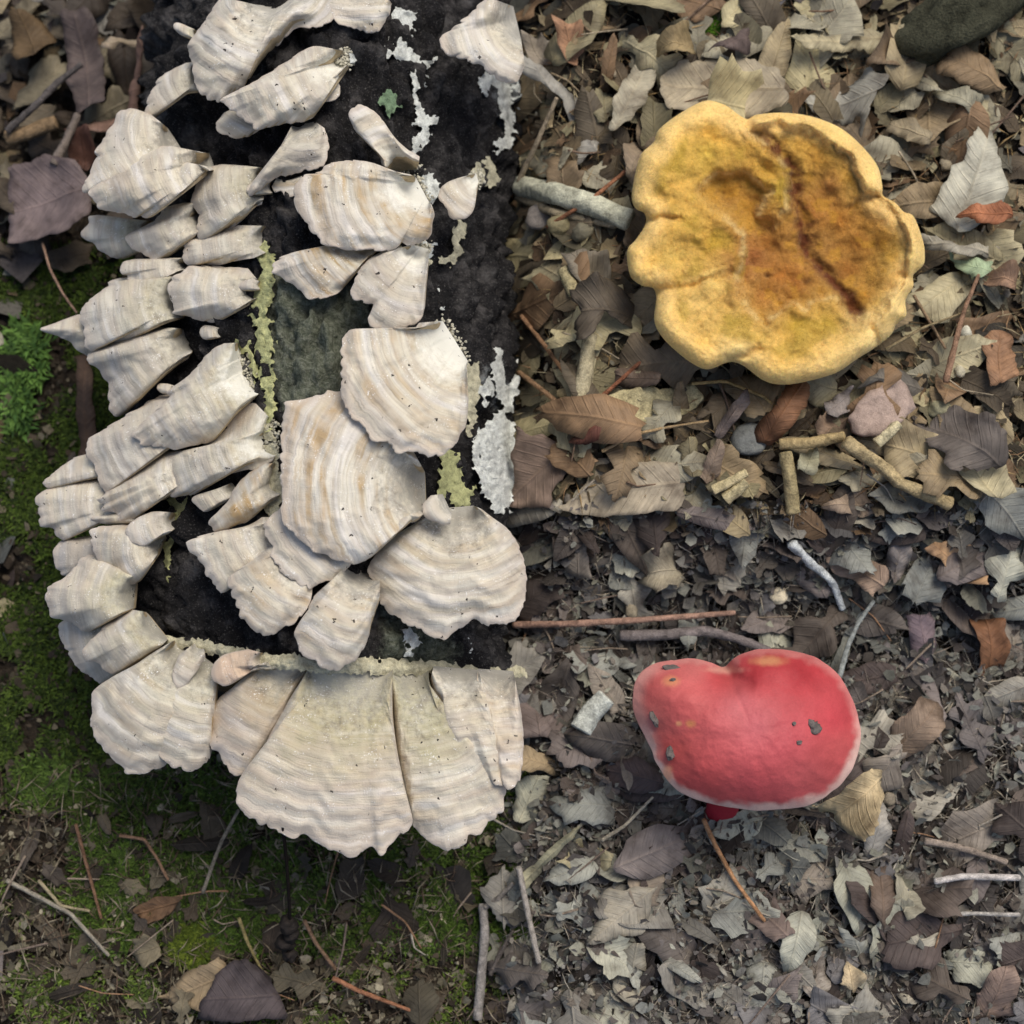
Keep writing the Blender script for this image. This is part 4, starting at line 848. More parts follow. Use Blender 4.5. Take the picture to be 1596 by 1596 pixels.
HL('large purple-brown leaf by the foot of the log', [(800, 690), (870, 688), (926, 684), (900, 708), (872, 745), (852, 790), (800, 800)], (134, 112, 106), 12, 5, 5)
HL('large flat tan leaf with a notch in front of the yellow mushroom', [(872, 796), (912, 742), (930, 706), (966, 712), (978, 728), (1000, 714), (1060, 722), (1072, 748), (1056, 800), (960, 806)], (172, 160, 146), 11, 2, 3)
HL('small olive oval leaf beside the dark pebble', [(1058, 700), (1070, 684), (1084, 684), (1094, 710), (1091, 738), (1074, 748), (1062, 728)], (142, 132, 104), 12, 4, 2)
HL('small rosy-brown oval leaf touching the olive one', [(1093, 742), (1104, 712), (1118, 688), (1130, 700), (1126, 732), (1102, 758)], (146, 126, 116), 13, 5, 2)
HL('purple-grey pointed leaf standing beside the dark pebble', [(1113, 668), (1138, 632), (1162, 610), (1168, 634), (1144, 664), (1120, 678)], (126, 112, 116), 15, 9, 3)
HL('rust-brown curled leaf under the front of the yellow mushroom', [(1178, 664), (1206, 642), (1218, 604), (1240, 590), (1260, 598), (1252, 640), (1236, 672), (1200, 694), (1182, 684)], (142, 94, 60), 15, 16, 5)
HL('dark purple-grey oak leaf with jagged lobes', [(1424, 648), (1450, 668), (1462, 650), (1500, 634), (1545, 668), (1562, 722), (1532, 738), (1500, 726), (1478, 744), (1462, 722), (1458, 700), (1436, 684)], (104, 96, 98), 11, 6, 4, jag=3)
HL('tiny mint-grey oval leaf with dark veins beside a twig', [(1238, 738), (1250, 708), (1272, 694), (1280, 718), (1262, 748)], (164, 164, 144), 12, 3, 2)
HL('wavy grey leaf strip beneath the longest twig', [(1302, 746), (1340, 726), (1420, 704), (1452, 714), (1442, 736), (1382, 746), (1328, 768)], (158, 152, 136), 9, 6, 4)
HL('slate-grey leaf beneath the longest twig', [(1352, 774), (1398, 740), (1440, 728), (1462, 776), (1440, 800), (1380, 802)], (134, 136, 136), 9, 4, 3)
HL('pinkish-brown leaf between the short twigs', [(1278, 786), (1320, 770), (1356, 756), (1368, 800), (1300, 806)], (160, 138, 124), 8, 4, 3)
HL('tall triangular ash-grey leaf over the orange leaf', [(1453, 328), (1470, 285), (1500, 245), (1528, 194), (1550, 198), (1554, 240), (1572, 285), (1566, 330), (1506, 352), (1480, 342)], (178, 178, 172), 14, 4, 3)
HL('bright orange-brown oval leaf under the ash-grey triangle', [(1492, 336), (1516, 320), (1570, 322), (1580, 345), (1534, 354)], (182, 106, 60), 16, 5, 2)
HL('reddish wood-coloured leaf at the litter edge', [(1530, 522), (1580, 512), (1584, 596), (1538, 604)], (164, 118, 84), 10, 3, 3)
HL('bluish-grey holed leaf behind the yellow rim', [(1242, 142), (1300, 130), (1355, 106), (1374, 130), (1354, 160), (1352, 198), (1336, 172), (1310, 182), (1278, 168)], (152, 152, 152), 13, 9, 5, jag=2)
HL('pale cream torn leaf lying along the mossy root', [(1222, 68), (1300, 54), (1350, 46), (1408, 36), (1422, 46), (1394, 62), (1350, 78), (1300, 84)], (182, 172, 142), 14, 5, 3, jag=2.4)
HL('dark brown pointed leaf leaning on the mossy root', [(1342, 108), (1362, 78), (1376, 52), (1402, 64), (1428, 92), (1392, 114)], (118, 98, 78), 14, 9, 3)
HL('tan-brown broad leaf beside the mossy root', [(1452, 108), (1490, 62), (1522, 84), (1548, 110), (1572, 132), (1540, 144), (1490, 134)], (148, 122, 92), 13, 10, 4)
HL('greenish-grey stick-like leaf below the tan-brown broad leaf', [(1458, 132), (1500, 140), (1528, 160), (1524, 200), (1492, 172), (1464, 160)], (162, 160, 146), 11, 6, 4)
HL('tan wedge-shaped fragment right of the yellow rim', [(1383, 196), (1400, 178), (1455, 216), (1442, 234), (1394, 208)], (160, 146, 122), 11, 3, 2)
HL('pale green lichen scrap on the litter', [(1486, 402), (1505, 396), (1520, 392), (1542, 404), (1534, 418), (1526, 432), (1504, 438), (1498, 420)], (176, 208, 172), 14, 5, 2, name='lichen_scrap', cat='lichen', jag=4)
HL('grey-lilac folded leaf in the litter beside the log top', [(814, 76), (845, 52), (868, 60), (872, 78), (850, 96), (832, 122), (822, 112)], (166, 156, 150), 15, 10, 3)
HL('orange-tan leaf touching the grey-lilac folded one', [(858, 46), (905, 32), (916, 62), (892, 92), (870, 78)], (186, 136, 104), 12, 6, 3)
HL('dark violet leaf tip behind the wide grey-tan leaf', [(1106, 84), (1140, 56), (1168, 36), (1168, 88), (1132, 84)], (98, 82, 86), 13, 4, 3)
HL('crumpled buff leaf with holes beside the long grey one', [(1030, 60), (1060, 48), (1080, 70), (1070, 92), (1040, 96), (1026, 80)], (168, 146, 104), 12, 8, 4, jag=3)
HL('mushroom-brown leaf below the crescent leaf', [(968, 230), (1000, 205), (1022, 220), (1005, 250), (990, 300), (976, 280)], (150, 132, 116), 9, 6, 4)
HL('dark leathery leaf half under the yellow rim', [(955, 575), (980, 565), (1028, 588), (1022, 604), (985, 606), (962, 592)], (122, 102, 92), 14, 6, 3)
HL('small purple leaf chip with a split near the lichened stone', [(1280, 630), (1305, 612), (1326, 608), (1328, 640), (1300, 650), (1284, 645)], (150, 142, 152), 11, 3, 2)
HL('brown leaf by the lichened stone, half buried', [(1268, 668), (1290, 645), (1320, 650), (1312, 690), (1275, 690)], (134, 110, 96), 8, 4, 2)
HL('charcoal leaf arching behind the lichened stone', [(1330, 610), (1370, 580), (1408, 570), (1440, 590), (1450, 620), (1425, 628), (1400, 590), (1360, 605)], (106, 102, 102), 10, 10, 4)
HL('wide silver-grey leaf above the orange-brown leaf tip', [(1430, 370), (1470, 385), (1520, 385), (1560, 378), (1575, 395), (1540, 402), (1480, 402), (1440, 394)], (160, 156, 150), 10, 4, 3)
HL('salmon-brown leaf beside the pale green lichen scrap', [(1526, 432), (1555, 420), (1580, 425), (1580, 458), (1550, 450)], (170, 132, 110), 11, 5, 3)
# around the red mushroom
HL('purple-brown leaf with a round hole beside the white chip', [(800, 1058), (850, 1058), (876, 1090), (886, 1130), (862, 1152), (800, 1155)], (120, 106, 112), 10, 6, 4)
HL('pinkish-brown oval leaf standing behind the red mushroom', [(1286, 842), (1320, 838), (1365, 878), (1378, 906), (1355, 938), (1330, 908), (1298, 892)], (162, 136, 124), 11, 5, 4)
HL('bright tan folded leaf with a pale gleam in the grey litter', [(1436, 862), (1480, 838), (1522, 845), (1544, 882), (1532, 914), (1500, 906), (1470, 882)], (192, 150, 112), 13, 9, 5)
HL('small grey-lilac leaf hanging beside the bright tan leaf', [(1384, 852), (1400, 844), (1418, 848), (1414, 880), (1396, 906), (1382, 890)], (150, 142, 150), 10, 4, 3)
HL('dusty pink-brown crinkled leaf at the right of the red cap', [(1392, 1122), (1428, 1090), (1465, 1094), (1472, 1130), (1432, 1172), (1400, 1184), (1384, 1150)], (158, 134, 120), 10, 6, 5)
HL('curled straw-coloured leaf with a dark hollow under the red cap', [(1256, 1262), (1296, 1240), (1336, 1206), (1372, 1198), (1368, 1246), (1348, 1292), (1330, 1316), (1308, 1292), (1300, 1262)], (198, 178, 144), 18, 26, 5)
HL('square light grey leaf with dark midrib in the litter', [(918, 1470), (934, 1412), (944, 1388), (1024, 1384), (1004, 1450), (968, 1464)], (164, 158, 152), 10, 2, 2)
HL('long brown leaf with torn holes in front of the red mushroom', [(972, 1352), (1000, 1300), (1046, 1240), (1058, 1288), (1044, 1360), (1018, 1414), (986, 1402)], (134, 122, 116), 8, 5, 4, jag=2.5)
HL('pale grey upright leaf beneath the square grey one', [(962, 1484), (1000, 1464), (1010, 1540), (986, 1572), (958, 1544)], (158, 154, 148), 9, 3, 3)
HL('violet-tinted leaf with a red midrib in the shade', [(1412, 958), (1452, 956), (1462, 1000), (1446, 1034), (1422, 1012)], (122, 104, 124), 9, 5, 3)
HL('rusty orange leaf in the shade beside the violet one', [(1512, 962), (1560, 966), (1568, 1040), (1526, 1054)], (150, 98, 62), 9, 6, 4)
HL('tiny pale buff square leaf scrap', [(1304, 1528), (1324, 1500), (1346, 1522), (1330, 1552)], (206, 186, 156), 11, 2, 1)
HL('greenish-grey blade-like leaf by the log foot', [(805, 1376), (850, 1328), (908, 1280), (892, 1310), (852, 1348), (820, 1384)], (160, 160, 140), 11, 5, 3)
HL('dark mauve leaf crossed by an orange pine needle', [(1118, 1362), (1160, 1348), (1200, 1388), (1238, 1452), (1204, 1470), (1150, 1424)], (126, 108, 110), 8, 5, 4)
HL('pale buff torn leaf left of the long brown holed one', [(868, 1340), (900, 1312), (950, 1318), (962, 1345), (930, 1360), (895, 1362)], (176, 168, 138), 9, 5, 4, jag=3)
HL('light grey leaf at the log foot with a dark edge', [(800, 1215), (845, 1205), (860, 1212), (848, 1262), (815, 1282), (800, 1275)], (172, 174, 164), 10, 4, 3)
HL('tan leaf with burnt hole by the log foot', [(800, 1165), (850, 1172), (884, 1190), (868, 1206), (820, 1204), (800, 1198)], (170, 148, 118), 12, 7, 4)
HL('silvery leaf sliver behind the curled straw-coloured leaf', [(1345, 1310), (1360, 1250), (1384, 1246), (1382, 1310), (1362, 1342), (1348, 1334)], (156, 154, 160), 9, 3, 3)
HL('chocolate-brown narrow leaf chip among pale grey fragments', [(1358, 1356), (1392, 1350), (1388, 1420), (1374, 1450), (1356, 1420)], (112, 94, 88), 11, 3, 3)
HL('grey crumpled leaf mass right of the chocolate chip', [(1390, 1370), (1430, 1340), (1464, 1358), (1452, 1402), (1410, 1432), (1392, 1410)], (162, 160, 150), 8, 7, 5, jag=3)
HL('pale pinkish-grey leaf near the bright buff scrap', [(1258, 1500), (1288, 1480), (1292, 1540), (1270, 1560), (1254, 1545)], (166, 158, 158), 9, 3, 2)
HL('wide pale grey worn leaf at the lower litter', [(1382, 1480), (1420, 1450), (1460, 1462), (1470, 1520), (1440, 1562), (1400, 1552)], (172, 168, 162), 8, 5, 4, jag=2.5)
HL('reddish-grey leaf curled at the lower litter corner', [(1520, 1545), (1540, 1508), (1575, 1505), (1580, 1585), (1530, 1590)], (148, 124, 120), 10, 7, 4)
HL('ash-grey leaf with tan fringe above the red mushroom', [(1000, 860), (1035, 845), (1070, 880), (1060, 925), (1020, 935), (995, 900)], (160, 152, 140), 8, 8, 5, jag=3)
HL('dark plum leaf beneath the left lip of the red cap', [(940, 1195), (985, 1175), (1030, 1205), (1040, 1230), (1000, 1238), (950, 1225)], (92, 76, 82), 8, 5, 3)
# on the lower ground beside the log
HL('big dull purple leaf with red midrib beside the arched white bracket', [(10, 262), (70, 248), (125, 262), (152, 305), (148, 348), (112, 372), (10, 380)], (118, 102, 112), 30, 5, 4, sp=11)
HL('dark purple lance-shaped leaf at the top of the shaded hollow', [(92, 15), (138, 15), (160, 85), (168, 168), (128, 186), (102, 120)], (84, 72, 78), 28, 6, 5, sp=11)
HL('twisted red-brown leaf beside the white upright bracket', [(118, 198), (150, 178), (190, 160), (212, 100), (226, 48), (230, 70), (214, 120), (204, 168), (180, 196), (150, 202)], (122, 92, 86), 34, 12, 6)
HL('little pale curled leaf in the dark hollow by the log', [(163, 84), (178, 62), (205, 52), (226, 50), (222, 66), (190, 70), (172, 88)], (176, 160, 146), 34, 6, 3)
HL('long dark brown leaf strip edge-on below the drooping brackets', [(116, 560), (140, 548), (150, 600), (152, 680), (146, 742), (120, 740), (124, 660)], (88, 66, 54), 20, 10, 4, sp=11)
HL('blackish-purple leaf lying where the hanging clod points', [(300, 1590), (340, 1512), (386, 1488), (424, 1518), (448, 1590)], (84, 74, 84), 16, 6, 5, sp=11)
HL('tan-brown flat leaf under the blackish-purple leaf', [(240, 1560), (285, 1515), (345, 1490), (370, 1520), (330, 1575)], (152, 132, 106), 9, 3, 3)
HL('brown curved leaf in the hollow on the mossy soil', [(200, 1415), (240, 1400), (285, 1398), (270, 1425), (225, 1440)], (120, 88, 62), 10, 8, 3)
HL('olive-brown leaf in the corner above the broken stick', [(15, 20), (60, 20), (80, 55), (62, 88), (40, 95), (15, 80)], (104, 82, 54), 26, 6, 4)
HL('deep red leaf remnant behind the arched white bracket', [(110, 212), (148, 205), (150, 240), (135, 262), (112, 250)], (104, 66, 60), 26, 7, 4)

# bark, stones, sticks
HL('pale cracked strip of bark lying under the yellow mushroom', [(900, 645), (950, 622), (1010, 606), (1085, 598), (1100, 616), (1070, 640), (1010, 656), (960, 668), (920, 660)], (196, 184, 142), 10, 5, 2, name='bark_strip', cat='bark', thick=0.002, mat='twig')
p = at_ground(1168, 686, 0.008); crumb('pebble', p, 32*PXM, 26*PXM, .5, (112, 114, 110), 'smooth dark grey pebble beside the rust-brown curled leaf', 'stone', None, .55, ICO3, .25)
HL('flat stone with rosy lichen ring below the yellow mushroom', [(1320, 655), (1342, 622), (1400, 584), (1412, 612), (1422, 645), (1398, 662), (1370, 682), (1340, 678)], (172, 152, 140), 12, 1, 1, name='lichened_stone', cat='stone', thick=0.005, mat='stone', wr=1)
for (x, y, r, f, c, lb) in [(872, 352, 20, .8, (124, 116, 88), 'olive round pebble beneath the white-barked stick'), (908, 362, 18, .8, (102, 98, 82), 'dark olive pebble next to the round olive one'), (842, 336, 24, .45, (118, 112, 106), 'flat grey stone by the white-barked stick'),
      (1464, 638, 19, .8, (134, 130, 104), 'rough olive-brown clod by the dark oak leaf'), (1506, 520, 11, .8, (186, 184, 168), 'tiny pale pebble beside the reed stem'), (1496, 580, 10, .8, (168, 162, 140), 'tiny buff pebble at the foot of the reed stem'), (878, 614, 11, .8, (156, 140, 104), 'tan pebble beside the upright broken stick'),
      (1060, 584, 13, .9, (92, 88, 76), 'dark clod under the front rim of the yellow mushroom'), (1214, 928, 15, .7, (208, 196, 168), 'pale buff chip on the grey litter behind the red mushroom')]:
    p = at_ground(x, y, 0.008); crumb('pebble', p, r*PXM, r*0.85*PXM, random.random()*3, c, lb, 'stone', None, f, ICO3, .3)
gtwig('white-barked broken birch stick pointing at the yellow mushroom', [(812, 292), (870, 303), (930, 322), (984, 344)], 19, (196, 196, 168), (8, 10), .9, 'broken_stick', 'stick', sides=18)
gtwig('split half of a pale stick beside the white-barked one', [(806, 306), (860, 330), (960, 352)], 8, (186, 168, 130), (7, 7), .7, 'broken_stick', 'stick')
gtwig('slanting straw-coloured stalk over the crescent leaf', [(808, 284), (838, 220), (868, 152)], 4.5, (170, 152, 122), (16, 20), .8)
gtwig('orange-brown pine needle crossing the white-barked stick', [(852, 354), (920, 312), (976, 266)], 3.5, (152, 98, 62), (16, 14), .9, 'pine_needle', 'pine needle')
gtwig('upright broken pale stick left of the bark strip', [(904, 622), (912, 580), (920, 520)], 13, (184, 172, 134), (9, 9), .8, 'broken_stick', 'stick', rough=.3, sides=14)
gtwig('buff broken stick end above the crumpled dark leaf', [(878, 420), (888, 440), (896, 458)], 11, (178, 164, 116), (10, 8), 1, 'broken_stick', 'stick')
gtwig('copper pine needle over the bark strip', [(905, 648), (945, 612), (1005, 558)], 4, (150, 92, 58), (14, 12), .7, 'pine_needle', 'pine needle')
gtwig('long tan pine needle in front of the bark strip', [(938, 704), (985, 678), (1040, 666), (1105, 656)], 2.8, (176, 146, 98), (15, 12), .7, 'pine_needle', 'pine needle')
gtwig('brown pine needle slanting beside the log flank', [(812, 492), (850, 540), (886, 590)], 4, (152, 112, 74), (12, 10), .8, 'pine_needle', 'pine needle')
gtwig('paired tan pine needles above the maroon leaf', [(808, 580), (850, 612), (900, 652)], 4.5, (164, 126, 86), (13, 12), .8, 'pine_needle', 'pine needle')
gtwig('short yellow-brown twig joined end-on to the longest twig', [(1214, 692), (1260, 690), (1316, 680)], 9, (176, 152, 98), (15, 14), .9, sides=14, rough=.28)
gtwig('longest twig, knobbly and straw-brown, in front of the lichened stone', [(1316, 688), (1370, 724), (1400, 752), (1440, 768), (1482, 786)], 11, (180, 158, 108), (18, 12), .9, sides=14, rough=.32)
gtwig('upright short twig beneath the yellow-brown one', [(1224, 704), (1230, 740), (1236, 800)], 11, (172, 154, 104), (12, 11), 1, sides=14, rough=.28)
gtwig('pale split wood chip leaning on the lichened stone', [(1366, 692), (1384, 676), (1402, 660)], 8, (214, 200, 152), (17, 19), .9, 'wood_chip', 'wood chip', rough=.35)
gtwig('pale yellow wood splinter next to the upright short twig', [(1110, 764), (1135, 752), (1164, 736)], 8, (206, 188, 134), (14, 14), .8, 'wood_chip', 'wood chip', rough=.35)
gtwig('thicker pale wood splinter under the pale yellow one', [(1130, 778), (1148, 764), (1162, 750)], 11, (200, 184, 132), (12, 12), .9, 'wood_chip', 'wood chip', rough=.35)
gtwig('dry reed stem rising beside the yellow mushroom', [(1474, 596), (1490, 530), (1504, 480), (1526, 428)], 5.5, (156, 118, 88), (12, 14), .5, 'reed_stem', 'stem')
gtwig('thin forked grass stem crossing the reed stem', [(1380, 545), (1440, 510), (1510, 484)], 2.6, (150, 132, 92), (14, 12), .6, 'grass_stem', 'stem')
gtwig('thin brown needle leaning against the yellow rim', [(1424, 460), (1448, 500), (1474, 544)], 2.8, (142, 116, 84), (14, 10), .8, 'pine_needle', 'pine needle')
gtwig('wiry yellowish stem under the front of the yellow mushroom', [(1078, 598), (1130, 594), (1190, 618), (1215, 640)], 2.6, (180, 150, 84), (12, 14), .8, 'grass_stem', 'stem')
gtwig('straight pinkish-brown stalk lying behind the red mushroom', [(800, 974), (900, 972), (1000, 966), (1146, 955)], 5.5, (172, 132, 110), (13, 15), .8, sides=12)
gtwig('crooked grey twig running under the red cap', [(966, 990), (1040, 990), (1100, 982), (1150, 996), (1200, 1016)], 9, (128, 118, 116), (10, 11), .8, rough=.3, sides=12)
gtwig('curved blue-grey stalk leaning on the red cap', [(1308, 1056), (1322, 1005), (1338, 970), (1362, 936)], 4.5, (146, 152, 148), (26, 12), .7, 'grass_stem', 'stem')
gtwig('white-fuzzed rotten twig behind the red mushroom', [(1232, 846), (1262, 876), (1298, 908), (1314, 950)], 8, (202, 208, 208), (11, 8), .6, rough=.45)
gtwig('chunky white lichen-covered wood chip beside the purple holed leaf', [(906, 1140), (922, 1112), (946, 1086)], 20, (206, 211, 200), (10, 10), .8, 'wood_chip', 'wood chip', rough=.13, sides=22)
gtwig('orange pine needle slanting in front of the red mushroom', [(1096, 1276), (1116, 1320), (1145, 1372), (1192, 1436)], 3.8, (190, 136, 84), (16, 12), .8, 'pine_needle', 'pine needle')
gtwig('long pale needle over the long brown holed leaf', [(938, 1310), (975, 1286), (1018, 1242)], 3.2, (186, 174, 148), (13, 15), .6, 'pine_needle', 'pine needle')
gtwig('straight grey stalk near the foot of the log', [(808, 1350), (822, 1420), (840, 1502)], 5, (162, 154, 144), (14, 10), .9)
gtwig('white broken twig end in the lower grey litter', [(1456, 1374), (1500, 1366), (1590, 1368)], 5, (204, 196, 188), (13, 11), 1)
gtwig('thin pale stalk below the white broken twig', [(1462, 1424), (1520, 1424), (1590, 1426)], 3.2, (180, 174, 164), (11, 10), 1)
gtwig('branched beige twig above the white broken twig', [(1440, 1310), (1500, 1322), (1570, 1344)], 6, (150, 134, 118), (11, 9), .8)
gtwig('broken tan stick in the shaded hollow by the log', [(10, 216), (50, 204), (88, 190)], 13, (142, 116, 80), (28, 28), .9, 'broken_stick', 'stick', sides=14)
gtwig('knobby grey twig pointing at the big purple leaf', [(84, 258), (98, 230), (122, 178)], 9, (118, 106, 96), (36, 34), .7, rough=.3)
gtwig('dark crooked twig across the shaded hollow', [(10, 205), (60, 160), (90, 128), (128, 100)], 6, (92, 86, 84), (34, 36), .9, rough=.3)
gtwig('thin reddish grass stem arching to the spike-shaped bracket', [(66, 378), (78, 420), (98, 458), (120, 488)], 2.4, (158, 124, 100), (26, 40), .8, 'grass_stem', 'stem')
gtwig('slender grey stem ending under the biggest fan bracket', [(316, 1392), (334, 1340), (346, 1310), (372, 1262)], 3.2, (138, 128, 110), (12, 30), .8, 'grass_stem', 'stem')
gtwig('pale rootlet across the mossy soil', [(10, 1372), (60, 1398), (110, 1424), (170, 1490)], 4, (150, 142, 124), (9, 9), .7, 'rootlet', 'root')
gtwig('thin brown needle standing in the mossy soil', [(118, 1284), (134, 1345), (158, 1432)], 3, (126, 92, 66), (10, 8), .8, 'pine_needle', 'pine needle')
gtwig('straw rootlet crossing the pale one on the mossy soil', [(60, 1372), (95, 1412), (140, 1420)], 3, (160, 146, 110), (9, 9), .7, 'rootlet', 'root')
gtwig('reddish forked needle on the mossy soil', [(186, 1302), (225, 1308), (246, 1340), (262, 1372)], 2.8, (146, 110, 80), (10, 9), .8, 'pine_needle', 'pine needle')
gtwig('golden grass blade by the blackish-purple leaf', [(372, 1430), (386, 1470), (412, 1520)], 3.2, (154, 138, 80), (12, 12), .6, 'grass_stem', 'stem')
gtwig('orange pine needles fanning by the hanging clod', [(518, 1524), (560, 1545), (640, 1575)], 4, (158, 104, 68), (11, 9), .7, 'pine_needle', 'pine needle')
gtwig('brown pine needle pair beside the hanging clod', [(474, 1434), (492, 1470), (524, 1512)], 3.4, (140, 108, 80), (11, 9), .8, 'pine_needle', 'pine needle')
gtwig('bare grey root standing out of the mossy soil', [(752, 1408), (756, 1450), (752, 1500), (744, 1590)], 7, (146, 140, 134), (10, 10), 1.1, 'rootlet', 'root', sides=12)
gtwig('grey root branch arching towards the foot of the log', [(755, 1414), (775, 1402), (800, 1376)], 5, (140, 132, 122), (11, 10), .7, 'rootlet', 'root')
gtwig('dark root leaning against the bare grey one', [(764, 1520), (778, 1490), (800, 1450)], 4, (96, 88, 82), (10, 8), .8, 'rootlet', 'root')

# thread with a clod of dirt hanging under the biggest fan
def build_thread():
    a = ray(441, 1290, 0.048); b = ray(447, 1345, 0.030); c = ray(452, 1428, 0.004); e = ray(450, 1462, -0.012)
    root = empty('hanging_clod', e); tag(root, 'lumpy black dirt clod hanging on a thin dark thread from the biggest fan', 'dirt clod')
    tube('thread', [a, b, c, e], 0.0008, 0.0007, (28, 22, 20), sides=6, rough=.1, parent=root, loc=np.array(root.location), seg=24)
    V, F = ICO3
    for k, (x, y, r) in enumerate([(448, 1440, 14), (455, 1456, 12), (444, 1470, 15), (451, 1488, 11)]):
        p = ray(x, y, 0.0-0.004*k)
        n = 1+0.9*(fbm(V[:, 0]*2+k*3, V[:, 1]*2+V[:, 2]*2, 500, 3)-0.5)
        mesh_obj('clod_lump', V*n[:, None]*r*PXM+p, F, M['stone'], root, np.array(root.location), cols=lin((30, 25, 22))[None]*(0.5+0.8*n)[:, None])
build_thread()

# mossy root behind the yellow mushroom
def build_root():
    pts = [ray(1395, 82, 0.004), ray(1440, 62, 0.022), ray(1500, 20, 0.03), ray(1560, -60, 0.02)]
    root = empty('mossy_root', pts[0]); tag(root, 'dark greenish tree root surfacing behind the torn cream leaf', 'tree root')
    tube('bark', pts, 0.013, 0.019, (72, 72, 58), 'wood', 22, .35, parent=root, loc=np.array(root.location), seg=30)
build_root()

# ------------------------------------------------------------------ scattered litter, each piece its own object
PAL_A = [(176, 168, 150), (164, 148, 126), (148, 128, 106), (132, 112, 96), (120, 104, 92), (184, 174, 146), (138, 108, 86), (100, 90, 84), (160, 156, 152), (146, 138, 118)]
PAL_B = [(164, 164, 154), (146, 140, 132), (132, 118, 116), (116, 106, 106), (154, 140, 128), (176, 168, 154), (104, 94, 90), (124, 120, 124), (150, 152, 146)]
warm = lambda P: [(min(255, r*1.0), g*1.0, b*0.93) for r, g, b in P]
PAL_A = warm(PAL_A)
PAL_B = [(r*0.92, g*0.95, b*1.03) for r, g, b in PAL_B]+[(172, 176, 172), (160, 164, 158), (84, 72, 76), (72, 62, 64), (92, 82, 80), (100, 88, 88)]
PAL_C_SHADED = [(84, 73, 63), (70, 60, 52), (100, 90, 78), (60, 50, 44), (116, 108, 92), (78, 70, 68)]  # shade of the log and trees is darkened into these litter colours
def torn_outline(L, kind):
    n = 26; a = np.linspace(0, 2*np.pi, n, endpoint=False); s = random.random()*99
    if kind == 0:      # torn fragment, angular
        nv = random.randint(5, 8); b = np.sort(rng.uniform(0, 6.283, nv)+0.0); b = np.linspace(0, 6.283, nv, endpoint=False)+rng.uniform(-.4, .4, nv)
        r = rng.uniform(0.26, 0.58, nv); Q = np.c_[r*np.cos(b)*1.2, r*np.sin(b)*0.8]
        t_ = np.linspace(0, nv, 30, endpoint=False); i0 = t_.astype(int); fr = (t_-i0)[:, None]
        P = Q[i0 % nv]*(1-fr)+Q[(i0+1) % nv]*fr + rng.normal(0, .022, (30, 2))
    elif kind == 1:    # pointed oval leaf
        u = np.abs(np.cos(a)); P = np.c_[0.5*np.cos(a), 0.23*np.sin(a)*(1-0.25*np.cos(a))*(1-0.35*u**4)]
    elif kind == 2:    # lobed oak-like leaf
        n = 44; a = np.linspace(0, 2*np.pi, n, endpoint=False)
        lob = 0.72+0.34*np.cos(np.abs(((a+np.pi) % (2*np.pi))-np.pi)*7); P = np.c_[0.5*np.cos(a), 0.28*np.sin(a)*lob*(1+0.25*np.cos(a))]
    else:              # long strip
        r = 0.8+0.4*vn(a*1.5, a*0+s, 4); P = np.c_[0.5*np.cos(a), 0.13*np.sin(a)*r]
    P = P*(1+0.30*(vn(np.arange(len(P))*0.8, np.zeros(len(P))+s, 6)-0.5))[:, None]
    return P*L
def scatter_leaf(px, py, L, c, lift, label, group, kind=0, bag=None):
    O = torn_outline(L, kind); th = random.random()*6.283
    R = np.array([[math.cos(th), -math.sin(th)], [math.sin(th), math.cos(th)]])
    w0 = at_ground(px, py, lift); P = O@R.T
    cu = random.uniform(-.7, 1.6)*0.26*L; be = random.uniform(-1, 1)*0.18*L; tx, ty = rng.normal(0, 0.27, 2)
    sd_ = random.random()*90
    gx = float(ground_z(w0[0]+0.01, w0[1])-ground_z(w0[0]-0.01, w0[1]))/0.02
    def f(u, v, x, y):
        z = cu*(np.abs(v)*2)**2 + be*np.cos((u-0.5)*3) + tx*x + ty*y + gx*0.7*x
        return z + 0.20*L*(fbm(x/L*2.6+sd_, y/L*2.6, 600, 2)-0.5)
    V2, F = poly_sheet(P, max(L/8, 0.0016))
    q = P-P.mean(0); ax = R[:, 0]; nr = R[:, 1]
    u = (V2@ax)/L+0.5; v = (V2@nr)/L; z = f(u, v, V2[:, 0], V2[:, 1])
    tone = 0.8+0.4*fbm(V2[:, 0]*120+sd_, V2[:, 1]*120, 610, 3)
    if bag is not None:
        bag.append((np.c_[V2, z]+w0, F, leafcol(c)[None]*tone[:, None], np.c_[u, v])); return
    o = mesh_obj('leaf_fragment', np.c_[V2, z], F, M['leaf'], cols=leafcol(c)[None]*tone[:, None], uv=np.c_[u, v])
    o.location = w0; m = o.modifiers.new('thickness', 'SOLIDIFY'); m.thickness = 0.0003; m.offset = 0
    return tag(o, label, 'leaf', group)
def jgrid(x0, x1, y0, y1, step):
    for y in np.arange(y0, y1, step):
        for x in np.arange(x0, x1, step):
            yield x+random.uniform(-.5, .5)*step, y+random.uniform(-.5, .5)*step
def tonename(c):
    m = sum(c)/3
    return 'pale grey' if m > 155 else 'grey-brown' if m > 125 else 'brown' if m > 105 else 'dark brown'
